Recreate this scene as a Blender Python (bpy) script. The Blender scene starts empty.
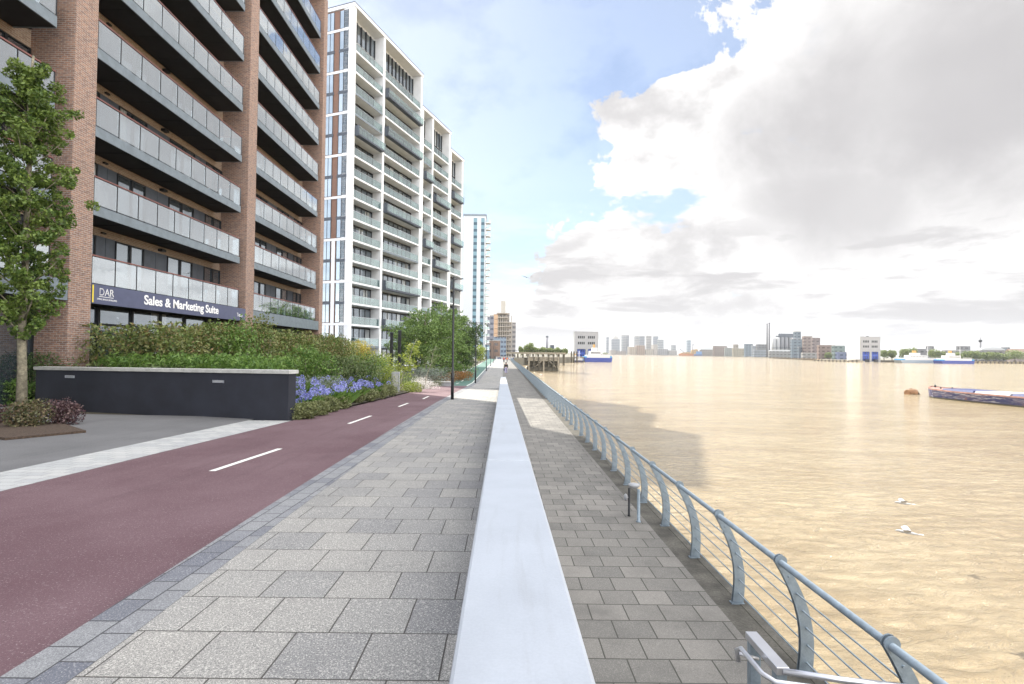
import bpy, math, random
import numpy as np
from mathutils import Vector, Matrix
R = math.radians
random.seed(7); rng = np.random.default_rng(11)
S = bpy.context.scene
COL = S.collection

# ------------------------------------------------------------------ camera
FX, VX, HY = 512.0, 503.0, 352.0          # focal length in px, vanishing column of the quay, horizon row
CAMH = 3.1                                # eye height over the lower walkway (z = 0)
cd = bpy.data.cameras.new('camera'); cam = bpy.data.objects.new('camera', cd); COL.objects.link(cam)
cam.location = (0, 0, CAMH)
CAMROT = Matrix.Rotation(math.atan((HY - 342) / FX) + R(90), 3, 'X') @ Matrix.Rotation(.0115, 3, 'Z')   # tilted up a little, rolled a little
cam.rotation_euler = CAMROT.to_euler()
cd.sensor_width = 36; cd.lens = 18; cd.shift_x = (512 - VX) / 1024; cd.shift_y = 0
cd.clip_start = .05; cd.clip_end = 30000
S.camera = cam

# ------------------------------------------------------------------ sun, sky with clouds, exposure
SUN_AZ = math.atan2(-.597, .802)            # measured from +Y towards +X
SUN_EL = R(46)
sd = bpy.data.lights.new('sun', 'SUN'); sd.energy = 2.5; sd.angle = R(.6); sd.color = (1, .94, .83)
sun = bpy.data.objects.new('sun', sd); COL.objects.link(sun)
to_sun = Vector((math.sin(SUN_AZ) * math.cos(SUN_EL), math.cos(SUN_AZ) * math.cos(SUN_EL), math.sin(SUN_EL)))
sun.rotation_euler = (-to_sun).to_track_quat('-Z', 'Y').to_euler(); sun.location = to_sun * 200
S.view_settings.view_transform = 'Standard'; S.view_settings.look = 'None'
S.view_settings.exposure = 1.95; S.view_settings.gamma = 1; S.view_settings.use_curve_mapping = False
try:
    S.cycles.max_bounces = 7; S.cycles.transparent_max_bounces = 12; S.cycles.use_denoising = True
    S.cycles.caustics_reflective = False; S.cycles.caustics_refractive = False
    S.cycles.sample_clamp_indirect = 6
except Exception: pass

class NT:
    """tiny node-tree writer"""
    def __init__(s, t): s.t = t; s.n = t.nodes; s.l = t.links
    def add(s, typ, **kw):
        n = s.n.new(typ)
        for k, v in kw.items():
            if k.startswith('i_'):
                key = k[2:]; key = int(key) if key.isdigit() else key.replace('_', ' ')
                s.set(n.inputs[key], v)
            else: setattr(n, k, v)
        return n
    def set(s, sock, v):
        if isinstance(v, bpy.types.NodeSocket): s.l.new(v, sock)
        else: sock.default_value = v
    def m(s, op, a, b=0.0, c=None, clamp=False):
        n = s.n.new('ShaderNodeMath'); n.operation = op; n.use_clamp = clamp
        s.set(n.inputs[0], a); s.set(n.inputs[1], b)
        if c is not None: s.set(n.inputs[2], c)
        return n.outputs[0]
    def ss(s, x, lo, hi, a=0.0, b=1.0):
        n = s.n.new('ShaderNodeMapRange'); n.interpolation_type = 'SMOOTHSTEP'
        for i, v in enumerate((x, lo, hi, a, b)): s.set(n.inputs[i], v)
        return n.outputs[0]
    def mix(s, f, a, b, mode='MIX'):
        n = s.n.new('ShaderNodeMix'); n.data_type = 'RGBA'; n.blend_type = mode
        for sock, v in ((n.inputs[0], f), (n.inputs[6], a), (n.inputs[7], b)): s.set(sock, c4(v))
        return n.outputs[2]
    def noise(s, vec, scale, detail=4, rough=.55, lac=2.0, dist=0.0):
        n = s.n.new('ShaderNodeTexNoise'); s.set(n.inputs['Vector'], vec)
        n.inputs['Scale'].default_value = scale; n.inputs['Detail'].default_value = detail
        n.inputs['Roughness'].default_value = rough; n.inputs['Lacunarity'].default_value = lac
        n.inputs['Distortion'].default_value = dist
        return n.outputs['Fac']
    def mapv(s, vec, scale=(1, 1, 1), loc=(0, 0, 0), rot=(0, 0, 0)):
        n = s.n.new('ShaderNodeMapping'); s.set(n.inputs[0], vec)
        n.inputs['Location'].default_value = loc; n.inputs['Rotation'].default_value = rot; n.inputs['Scale'].default_value = scale
        return n.outputs[0]
    def ramp(s, x, stops):
        n = s.n.new('ShaderNodeValToRGB'); s.set(n.inputs[0], x); e = n.color_ramp.elements
        while len(e) < len(stops): e.new(.5)
        for i, (p, c) in enumerate(stops):
            e[i].position = p; e[i].color = c4(c)
        return n.outputs[0]
def c4(v):
    if isinstance(v, (tuple, list)) and len(v) == 3: return (*v, 1)
    return v

w = bpy.data.worlds.new('World'); S.world = w; w.use_nodes = True
t = NT(w.node_tree); t.n.clear()
sky = t.add('ShaderNodeTexSky'); sky.sky_type = 'NISHITA'; sky.sun_disc = False
sky.sun_elevation = SUN_EL; sky.sun_rotation = SUN_AZ; sky.air_density = 1.0; sky.dust_density = .4; sky.ozone_density = 1.5
tc = t.add('ShaderNodeTexCoord').outputs['Generated']
sx = t.add('ShaderNodeSeparateXYZ'); t.set(sx.inputs[0], tc)
X_, Y_, Z_ = sx.outputs
az = t.m('MULTIPLY', t.m('ARCTAN2', X_, Y_), 57.2958)
el = t.m('MULTIPLY', t.m('ARCSINE', Z_), 57.2958)
# azimuth of the cumulus edge as a function of elevation (degrees)
pts = [(0, -8), (4, -2), (8, 1.5), (12, 2.5), (13.5, 4.5), (15, 6.0), (19.5, 8.2), (24.5, 10.8), (27.2, 14.5), (28.4, 25), (32, 25.5), (45, 23)]
fc = t.add('ShaderNodeFloatCurve'); cv = fc.mapping.curves[0]
while len(cv.points) < len(pts): cv.points.new(.5, .5)
for p, (e_, a_) in zip(cv.points, pts): p.location = (e_ / 45, (a_ + 20) / 60)
fc.mapping.update(); t.set(fc.inputs['Value'], t.m('DIVIDE', el, 45, clamp=True))
azb = t.m('SUBTRACT', t.m('MULTIPLY', fc.outputs[0], 60), 20)
n_big = t.noise(tc, 5.5, 12, .61, 2.1, .2)
n_low = t.noise(tc, 2.6, 4, .5)
vf = t.mapv(tc, (1, 1, 4.6)); n_flat = t.noise(vf, 5.0, 7, .58, 2.0, .3)
edge = t.m('ADD', t.m('SUBTRACT', az, azb), t.m('MULTIPLY', t.m('SUBTRACT', n_big, .5), 42))
# a few gaps of blue inside the bank
gap = t.ss(t.noise(t.mapv(tc, (1, 1, 2), (3.1, .7, 1.9)), 6.0, 6, .55), .60, .68)
gap = t.m('MULTIPLY', gap, t.ss(az, 34, 20))
dens = t.m('MULTIPLY', t.ss(edge, -.4, 1.7), t.m('SUBTRACT', 1, t.m('MULTIPLY', gap, .75)))
# thin high veil on the blue side
veil = t.m('MULTIPLY', t.ss(t.noise(t.mapv(tc, (1, 1.6, 1.2), (0, 2, 0)), 3.2, 7, .62), .5, .82), .22)
hz = t.ss(el, 12, 0)
base = t.m('ADD', .24, t.m('MULTIPLY', t.ss(az, 14, -8), .12))
dens = t.m('MAXIMUM', dens, t.m('MAXIMUM', t.m('MAXIMUM', veil, base), t.m('MULTIPLY', hz, .96)), clamp=True)
# the big grey cloud high on the right: angular distance from its middle
def blob(a_, e_, ra, re_):
    da = t.m('DIVIDE', t.m('SUBTRACT', az, a_), ra); de = t.m('DIVIDE', t.m('SUBTRACT', el, e_), re_)
    d = t.m('SQRT', t.m('ADD', t.m('MULTIPLY', da, da), t.m('MULTIPLY', de, de)))
    d = t.m('ADD', d, t.m('MULTIPLY', t.m('SUBTRACT', n_big, .5), 1.1))
    return t.ss(d, 1.15, .25)
grey = t.m('MAXIMUM', blob(45, 21, 27, 14), t.m('MULTIPLY', blob(33, 14, 12, 7), .85))
mott = t.ss(t.noise(t.mapv(tc, (1, 1, 1.6), (5, 1, 2)), 6.5, 8, .6), .45, .70)
flat_g = t.m('MULTIPLY', t.ss(n_flat, .43, .62), t.ss(el, 19, 9))
grey = t.m('MAXIMUM', t.m('MULTIPLY', grey, t.ss(n_low, .2, .52, .7, 1.0)), t.m('MAXIMUM', t.m('MULTIPLY', flat_g, .80), t.m('MULTIPLY', mott, .70)), clamp=True)
grey = t.m('MAXIMUM', t.m('POWER', grey, .75), t.ss(el, 9, -1, 0, .42))
cloud = t.mix(grey, (1.0, .99, .98), (.50, .488, .495))
# sun-facing clouds overhead and behind the viewer, boosted out of view to fill the shade
cloud_fill = t.m('MAXIMUM', t.ss(el, 34, 62), t.ss(t.m('ABSOLUTE', az), 62, 100))
cbg = t.add('ShaderNodeBackground'); t.set(cbg.inputs[0], cloud); t.set(cbg.inputs[1], t.m('ADD', .325, t.m('MULTIPLY', cloud_fill, .85)))
sbg = t.add('ShaderNodeBackground', i_Strength=.05); t.set(sbg.inputs[0], sky.outputs[0])
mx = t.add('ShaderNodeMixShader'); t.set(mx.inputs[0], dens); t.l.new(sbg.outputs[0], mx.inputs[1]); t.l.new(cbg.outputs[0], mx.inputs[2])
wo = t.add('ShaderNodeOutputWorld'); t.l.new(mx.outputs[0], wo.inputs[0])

# ------------------------------------------------------------------ pixel helpers (plan positions on real surfaces)
def ideal(px, py):                         # undo tilt and roll: row/column in a level picture
    v = CAMROT @ Vector((px - VX, 342 - py, -FX)); return VX + FX * v.x / v.y, HY - FX * v.z / v.y
LASTPX = [VX]
def WX(px, d): LASTPX[0] = px; return (ideal(px, HY + .0115 * (px - VX))[0] - VX) / FX * d
def WZ(py, d, px=None): return CAMH + (HY - ideal(LASTPX[0] if px is None else px, py)[1]) / FX * d
SLOPE = .0293
def zl(x, y):                              # height of the upper (left) level: a ramp going down to the walkway
    z = max(0.0, 1.5 - SLOPE * y)
    if x < -7.2: z += .006 * min(8.3, -7.2 - x)
    return z
def G(px, py):                             # pixel -> point on the upper level
    px, py = ideal(px, py)
    d = FX * 1.6 / (py - 367) if py > 383.2 else FX * CAMH / (py - HY)
    return (px - VX) / FX * d, d
def GW(px, py):                            # pixel -> point on the water
    px, py = ideal(px, py); d = FX * (CAMH - WATER) / (py - HY); return (px - VX) / FX * d, d
WATER = -4.4

# ------------------------------------------------------------------ materials
def mat(name):
    m = bpy.data.materials.new(name); m.use_nodes = True
    t = NT(m.node_tree); b = t.n['Principled BSDF']; return m, t, b
def plain(name, col, rough=.6, metal=0, var=.12, vs=3.0, spec=.5, bump=0, bs=40, fine=0):
    m, t, b = mat(name); tc = t.add('ShaderNodeTexCoord').outputs['Object']
    n = t.noise(tc, vs, 5, .6); k = [max(0, c * (1 - var)) for c in col]; k2 = [min(1, c * (1 + var)) for c in col]
    c = t.mix(t.ss(n, .3, .7), tuple(k), tuple(k2))
    if fine:
        nf = t.noise(tc, bs, 2, .6); c = t.mix(t.ss(nf, .35, .65, 0, fine), c, tuple(min(1, q * .55) for q in col))
    t.set(b.inputs['Base Color'], c); b.inputs['Roughness'].default_value = rough
    b.inputs['Metallic'].default_value = metal; b.inputs['Specular IOR Level'].default_value = spec
    if bump:
        bp = t.add('ShaderNodeBump', i_Strength=bump, i_Distance=.01); t.set(bp.inputs['Height'], t.noise(tc, bs, 4, .6)); t.set(b.inputs['Normal'], bp.outputs[0])
    return m
def brick_mat(name, c1, c2, c3, mortar, w=.225, h=.075, mw=.011, bias=0.0):
    m, t, b = mat(name); tc = t.add('ShaderNodeTexCoord').outputs['Object']
    s = t.add('ShaderNodeSeparateXYZ'); t.set(s.inputs[0], tc)
    cb = t.add('ShaderNodeCombineXYZ'); t.set(cb.inputs[0], t.m('ADD', s.outputs[0], s.outputs[1])); t.set(cb.inputs[1], s.outputs[2])
    br = t.add('ShaderNodeTexBrick', i_Scale=1.0, i_Mortar_Size=mw, i_Mortar_Smooth=.2, i_Bias=bias, i_Brick_Width=w, i_Row_Height=h)
    t.set(br.inputs['Vector'], cb.outputs[0]); t.set(br.inputs['Color1'], c4(c1)); t.set(br.inputs['Color2'], c4(c2)); t.set(br.inputs['Mortar'], c4(mortar))
    n = t.noise(t.mapv(cb.outputs[0], (4, 12, 1)), 1.1, 3, .7)
    c = t.mix(t.ss(n, .5, .62), br.outputs['Color'], t.mix(.6, br.outputs['Color'], c3))
    n2 = t.noise(tc, .35, 4, .6); c = t.mix(t.ss(n2, .3, .75, 0, .28), c, (.16, .12, .10))
    t.set(b.inputs['Base Color'], c); b.inputs['Roughness'].default_value = .88
    bp = t.add('ShaderNodeBump', i_Strength=.5, i_Distance=.008); bp.invert = True; t.set(bp.inputs['Height'], br.outputs['Fac']); t.set(b.inputs['Normal'], bp.outputs[0])
    return m
def paver_mat(name, w, h, cols, joint, mw=.006, off=.5, speck=.35, rot=0, loc=(0, 0, 0), stain=.25):
    """cols = 3 tones picked per slab"""
    m, t, b = mat(name); tc = t.add('ShaderNodeTexCoord').outputs['Object']
    v = t.mapv(tc, (1, 1, 1), loc, (0, 0, rot))
    wob = t.noise(v, 9, 2); 
    br = t.add('ShaderNodeTexBrick', i_Scale=1.0, i_Mortar_Size=mw, i_Mortar_Smooth=.15, i_Brick_Width=w, i_Row_Height=h)
    br.offset = off
    vv = t.add('ShaderNodeVectorMath'); vv.operation = 'ADD'; t.set(vv.inputs[0], v)
    cw = t.add('ShaderNodeCombineXYZ'); t.set(cw.inputs[0], t.m('MULTIPLY', t.m('SUBTRACT', wob, .5), .006)); t.set(cw.inputs[1], t.m('MULTIPLY', t.m('SUBTRACT', wob, .5), .006)); t.set(vv.inputs[1], cw.outputs[0])
    t.set(br.inputs['Vector'], vv.outputs[0]); t.set(br.inputs['Color1'], (0, 0, 0, 1)); t.set(br.inputs['Color2'], (1, 1, 1, 1)); t.set(br.inputs['Mortar'], (.5, .5, .5, 1))
    c = t.ramp(br.outputs['Color'], [(.0, cols[0]), (.5, cols[1]), (1.0, cols[2])])
    n = t.noise(v, 170, 2, .7); c = t.mix(t.ss(n, .44, .60, 0, speck), c, tuple(q * .45 for q in cols[0]))
    n = t.noise(v, 95, 2, .7); c = t.mix(t.ss(n, .52, .66, 0, speck * .8), c, tuple(min(1, q * 1.7) for q in cols[2]))
    n = t.noise(v, .9, 6, .62); c = t.mix(t.ss(n, .42, .75, 0, stain), c, tuple(q * .5 for q in cols[0]))
    n = t.noise(v, 14, 3, .65); c = t.mix(t.ss(n, .66, .72, 0, .35), c, tuple(q * .42 for q in cols[0]))
    c = t.mix(br.outputs['Fac'], c, joint)
    t.set(b.inputs['Base Color'], c); b.inputs['Roughness'].default_value = .8
    hgt = t.m('SUBTRACT', t.m('MULTIPLY', t.noise(v, 120, 3, .7), .35), br.outputs['Fac'])
    bp = t.add('ShaderNodeBump', i_Strength=.55, i_Distance=.006); t.set(bp.inputs['Height'], hgt); t.set(b.inputs['Normal'], bp.outputs[0])
    return m
def asphalt(name, c, c2, speck):
    m, t, b = mat(name); tc = t.add('ShaderNodeTexCoord').outputs['Object']
    n = t.noise(tc, .45, 6, .6); col = t.mix(t.ss(n, .35, .68), c, c2)
    v = t.mapv(tc, (3, .25, 1)); col = t.mix(t.ss(t.noise(v, 1.2, 4, .6), .5, .75, 0, .35), col, tuple(q * .7 for q in c))
    n = t.noise(tc, 130, 2, .75); col = t.mix(t.ss(n, .5, .7, 0, .65), col, tuple(q * .5 for q in c))
    n = t.noise(tc, 75, 2, .8); col = t.mix(t.ss(n, .58, .7, 0, .6), col, speck)
    t.set(b.inputs['Base Color'], col); b.inputs['Roughness'].default_value = .85
    bp = t.add('ShaderNodeBump', i_Strength=.6, i_Distance=.006); t.set(bp.inputs['Height'], t.noise(tc, 110, 3, .7)); t.set(b.inputs['Normal'], bp.outputs[0])
    return m
def leaf_mat(name, stops, trans=.3, rough=.55):
    m, t, b = mat(name)
    g = t.add('ShaderNodeNewGeometry'); c = t.ramp(g.outputs['Random Per Island'], stops)
    tc = t.add('ShaderNodeTexCoord').outputs['Object']; c = t.mix(t.ss(t.noise(tc, 1.6, 3), .35, .7, 0, .5), c, stops[-1][1])
    t.set(b.inputs['Base Color'], c); b.inputs['Roughness'].default_value = rough
    tr = t.add('ShaderNodeBsdfTranslucent'); t.set(tr.inputs[0], c)
    mx = t.add('ShaderNodeMixShader', i_0=trans); o = t.n['Material Output']
    t.l.new(b.outputs[0], mx.inputs[1]); t.l.new(tr.outputs[0], mx.inputs[2]); t.l.new(mx.outputs[0], o.inputs[0])
    return m
def glass_mat(name, tint, k, rough=.03, gl=(.9, .93, .95)):
    """pane: k of it mirrors / the rest lets through"""
    m, t, b = mat(name); o = t.n['Material Output']
    tr = t.add('ShaderNodeBsdfTransparent', i_Color=c4(tint)); gs = t.add('ShaderNodeBsdfGlossy', i_Color=c4(gl), i_Roughness=rough)
    tc = t.add('ShaderNodeTexCoord').outputs['Object']; bp = t.add('ShaderNodeBump', i_Strength=.14, i_Distance=.03); t.set(bp.inputs['Height'], t.noise(tc, 1.1, 3)); t.set(gs.inputs['Normal'], bp.outputs[0])
    mx = t.add('ShaderNodeMixShader', i_0=k); t.l.new(tr.outputs[0], mx.inputs[1]); t.l.new(gs.outputs[0], mx.inputs[2]); t.l.new(mx.outputs[0], o.inputs[0])
    t.n.remove(b); return m
def window_mat(name, dark=(.03, .04, .05), light=(.45, .46, .44), w=1.1, share=.32, refl=.5):
    """glazing seen from outside: curtains behind some panes, and a mirror coat"""
    m, t, b = mat(name); tc = t.add('ShaderNodeTexCoord').outputs['Object']
    oi = t.add('ShaderNodeObjectInfo')
    s = t.add('ShaderNodeSeparateXYZ'); t.set(s.inputs[0], tc)
    u = t.m('ADD', t.m('ADD', s.outputs[0], s.outputs[1]), t.m('MULTIPLY', oi.outputs['Random'], 37))
    n = t.add('ShaderNodeTexNoise', noise_dimensions='1D'); t.set(n.inputs['W'], t.m('FLOOR', t.m('DIVIDE', u, w))); n.inputs['Scale'].default_value = 3.7; n.inputs['Detail'].default_value = 0
    cur = t.ss(n.outputs['Fac'], 1 - share - .06, 1 - share + .03)
    fold = t.ss(t.m('SINE', t.m('MULTIPLY', u, 48)), -1, 1, .7, 1)
    col = t.mix(cur, dark, light); col = t.mix(1, col, t.mix(cur, (1, 1, 1), t.add('ShaderNodeCombineXYZ', i_0=fold, i_1=fold, i_2=fold).outputs[0]), 'MULTIPLY')
    t.set(b.inputs['Base Color'], col); b.inputs['Roughness'].default_value = .25
    gs = t.add('ShaderNodeBsdfGlossy', i_Color=(.8, .88, .95, 1), i_Roughness=.02)
    bp = t.add('ShaderNodeBump', i_Strength=.15, i_Distance=.02); t.set(bp.inputs['Height'], t.noise(tc, .6, 2)); t.set(gs.inputs['Normal'], bp.outputs[0])
    lw = t.add('ShaderNodeLayerWeight', i_Blend=.35)
    f = t.m('ADD', t.m('MULTIPLY', lw.outputs['Facing'], .35), refl * .5, clamp=True)
    mx = t.add('ShaderNodeMixShader'); t.set(mx.inputs[0], f); o = t.n['Material Output']
    t.l.new(b.outputs[0], mx.inputs[1]); t.l.new(gs.outputs[0], mx.inputs[2]); t.l.new(mx.outputs[0], o.inputs[0])
    return m
def band_mat(name, wall, win, h=3.2, w=3.0, frac=.5, fw=.7, rough=.6):
    """far facades: storeys of windows as a pattern in local metres"""
    m, t, b = mat(name); tc = t.add('ShaderNodeTexCoord').outputs['Object']
    s = t.add('ShaderNodeSeparateXYZ'); t.set(s.inputs[0], tc)
    a = t.m('LESS_THAN', t.m('FRACT', t.m('DIVIDE', s.outputs[2], h)), frac)
    c = t.m('LESS_THAN', t.m('FRACT', t.m('DIVIDE', t.m('ADD', s.outputs[0], s.outputs[1]), w)), fw)
    g = t.add('ShaderNodeNewGeometry'); sn = t.add('ShaderNodeSeparateXYZ'); t.set(sn.inputs[0], g.outputs['Normal'])
    k = t.m('MULTIPLY', t.m('MULTIPLY', a, c), t.m('LESS_THAN', t.m('ABSOLUTE', sn.outputs[2]), .5))
    cc = t.mix(k, t.mix(t.ss(t.noise(tc, .12, 4), .3, .7), tuple(q * .85 for q in wall), wall), win)
    t.set(b.inputs['Base Color'], cc); t.set(b.inputs['Roughness'], t.ss(k, 0, 1, rough, .15)); return m

M = {}
M['brick'] = brick_mat('red_brick', (.34, .19, .125), (.20, .115, .085), (.12, .085, .085), (.36, .33, .31))
M['brick_tan'] = brick_mat('tan_brick', (.33, .235, .155), (.26, .165, .11), (.2, .14, .10), (.36, .32, .27))
M['brick_brown'] = brick_mat('brown_brick', (.22, .10, .065), (.16, .075, .05), (.12, .07, .06), (.2, .16, .13))
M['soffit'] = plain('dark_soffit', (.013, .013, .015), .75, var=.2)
M['fascia'] = plain('grey_fascia', (.17, .205, .235), .45, .2)
M['cladding'] = plain('slate_cladding', (.06, .072, .092), .5, .1)
M['rail_red'] = plain('oxide_handrail', (.18, .075, .065), .4)
M['dark_metal'] = plain('dark_metal', (.02, .022, .025), .45, .4)
M['black_paint'] = plain('black_paint', (.016, .017, .02), .38, .2)
M['glass'] = glass_mat('balcony_glass', (.80, .86, .88), .52)
M['glass_green'] = glass_mat('green_balcony_glass', (.74, .86, .84), .36, gl=(.88, .93, .93))
M['window'] = window_mat('window_glazing')
M['window_blue'] = window_mat('blue_window_glazing', (.04, .08, .11), (.30, .38, .42), 1.3, .35, .75)
M['frame_white'] = plain('white_frame', (.66, .67, .68), .45, var=.05)
M['render_white'] = plain('white_precast', (.66, .68, .70), .7, var=.06, vs=.8)
M['sign_navy'] = plain('navy_sign_panel', (.075, .085, .15), .45, var=.06)
M['letter'] = plain('white_lettering', (.8, .8, .8), .5, var=.02)
M['rail_paint'] = plain('grey_blue_paint', (.21, .26, .305), .38, .35, var=.14, vs=14, bump=.15, bs=60, fine=.2)
M['steel'] = plain('brushed_steel', (.55, .56, .60), .28, .85, var=.08)
M['coping'] = plain('white_coping', (.345, .37, .41), .42, 0, var=.06, vs=2.2, bump=.12, bs=120, fine=.10)
_m = M['coping']; _t = NT(_m.node_tree); _b = _t.n['Principled BSDF']; _src = _b.inputs['Base Color'].links[0].from_socket
_tc = _t.add('ShaderNodeTexCoord').outputs['Object']
_c = _t.mix(_t.ss(_t.noise(_tc, 7, 3, .6), .70, .735, 0, .5), _src, (.16, .16, .155))          # droppings and grit
_c = _t.mix(_t.ss(_t.noise(_t.mapv(_tc, (5, .35, 1)), 2.0, 6, .7), .52, .75, 0, .30), _c, (.22, .22, .22))   # weathering streaks
_t.set(_b.inputs['Base Color'], _c)
M['wall_side'] = plain('pale_wall_side', (.55, .57, .6), .6, var=.06)
M['navy_render'] = plain('navy_render', (.018, .020, .030), .8, var=.25, vs=1.2, bump=.5, bs=60, fine=.3)
M['stone'] = plain('pale_stone', (.42, .42, .40), .8, var=.14, vs=4, bump=.3, bs=50, fine=.3)
M['granite'] = plain('grey_granite', (.34, .35, .37), .7, var=.1, vs=4, fine=.3)
M['concrete'] = plain('concrete', (.36, .345, .32), .85, var=.16, vs=.6, bump=.3)
M['concrete_dark'] = plain('weathered_concrete', (.085, .080, .068), .9, var=.45, vs=2.2, bump=.8, bs=30, fine=.5)
M['quay'] = plain('quay_stone', (.16, .15, .12), .9, var=.3, vs=.8, bump=.6, bs=8, fine=.4)
M['timber'] = plain('wet_dark_timber', (.085, .075, .055), .85, var=.5, vs=1.4, bump=.5, bs=12)
M['timber_pale'] = plain('grey_timber', (.25, .22, .17), .85, var=.3, vs=1.4)
M['bark'] = plain('mottled_bark', (.19, .17, .12), .9, var=.5, vs=9, bump=.8, bs=30, fine=.5)
M['bark_pale'] = plain('pale_bark', (.3, .28, .22), .9, var=.3, vs=9)
M['mulch'] = plain('bark_mulch', (.075, .05, .035), .95, var=.6, vs=25, bump=1, bs=60, fine=.7)
M['soil'] = plain('soil', (.07, .06, .04), .95, var=.4, vs=3, bump=1, bs=30, fine=.5)
M['marking'] = plain('white_road_paint', (.74, .74, .70), .7, var=.06, vs=12, bump=.3, bs=90, fine=.18)
M['pav'] = paver_mat('grey_concrete_flags', .45, .455, [(.215, .215, .22), (.29, .285, .272), (.355, .342, .315)], (.055, .05, .045), .005, .42, speck=.85, loc=(.12, .1, 0))
M['walk'] = paver_mat('lower_walkway_flags', .43, .375, [(.135, .13, .12), (.17, .162, .148), (.215, .203, .185)], (.045, .044, .036), .008, .5, speck=.45, stain=.6)
M['kerb_paver'] = paver_mat('kerb_setts', .29, .195, [(.13, .137, .165), (.22, .225, .24), (.26, .265, .27)], (.05, .05, .055), .006, .5, speck=.6, rot=R(90))
M['band_paver'] = paver_mat('pale_granite_setts', .30, .20, [(.34, .35, .36), (.40, .41, .41), (.46, .46, .45)], (.2, .2, .2), .006, .5, speck=.3, stain=.15)
M['red_asphalt'] = asphalt('red_asphalt', (.098, .050, .060), (.140, .084, .096), (.32, .27, .28))
M['green_asphalt'] = asphalt('green_asphalt', (.055, .13, .105), (.075, .15, .125), (.2, .24, .22))
M['grey_asphalt'] = asphalt('grey_asphalt', (.115, .115, .12), (.15, .15, .155), (.26, .26, .26))
M['far_land'] = plain('far_land', (.16, .15, .12), .9, var=.25, vs=.02)
L = {}
L['tree'] = leaf_mat('field_maple_leaves', [(0, (.03, .062, .012)), (.45, (.07, .13, .022)), (.8, (.13, .2, .035)), (1, (.22, .29, .06))], .32)
L['willow'] = leaf_mat('grey_green_leaves', [(0, (.035, .075, .02)), (.5, (.11, .19, .045)), (1, (.22, .32, .09))], .3)
L['dark'] = leaf_mat('dark_green_leaves', [(0, (.02, .042, .014)), (.5, (.045, .085, .024)), (1, (.09, .14, .04))], .25)
L['hedge'] = leaf_mat('bronze_tipped_leaves', [(0, (.045, .085, .018)), (.5, (.10, .165, .035)), (.86, (.17, .23, .055)), (.95, (.22, .13, .06)), (1, (.27, .2, .09))], .25)
L['lime'] = leaf_mat('lime_leaves', [(0, (.10, .15, .02)), (.5, (.2, .27, .035)), (1, (.34, .38, .07))], .35)
L['gold'] = leaf_mat('golden_leaves', [(0, (.12, .13, .02)), (.5, (.28, .24, .035)), (1, (.40, .34, .06))], .35)
L['fern'] = leaf_mat('fern_green', [(0, (.04, .10, .015)), (.5, (.09, .18, .03)), (1, (.18, .28, .06))], .35)
L['hebe'] = leaf_mat('olive_leaves', [(0, (.07, .09, .03)), (.5, (.14, .165, .055)), (1, (.23, .24, .11))], .25)
L['grass'] = leaf_mat('grass_blades', [(0, (.04, .08, .02)), (.5, (.09, .14, .04)), (1, (.17, .2, .09))], .3)
L['purple'] = leaf_mat('purple_leaves', [(0, (.03, .012, .02)), (.6, (.075, .035, .045)), (1, (.16, .10, .09))], .2)
L['variegated'] = leaf_mat('variegated_leaves', [(0, (.025, .04, .012)), (.5, (.07, .085, .03)), (.8, (.11, .05, .04)), (1, (.24, .2, .1))], .2)
L['blue'] = leaf_mat('blue_petals', [(0, (.13, .14, .42)), (.5, (.23, .25, .60)), (1, (.42, .44, .78))], .3)
L['whitefl'] = leaf_mat('white_petals', [(0, (.5, .48, .45)), (1, (.75, .72, .7))], .3)
L['rust'] = leaf_mat('rust_foliage', [(0, (.12, .05, .015)), (.5, (.22, .09, .02)), (1, (.3, .16, .05))], .3)
L['silver'] = leaf_mat('silver_leaves', [(0, (.12, .15, .12)), (1, (.28, .32, .27))], .25)

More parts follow.
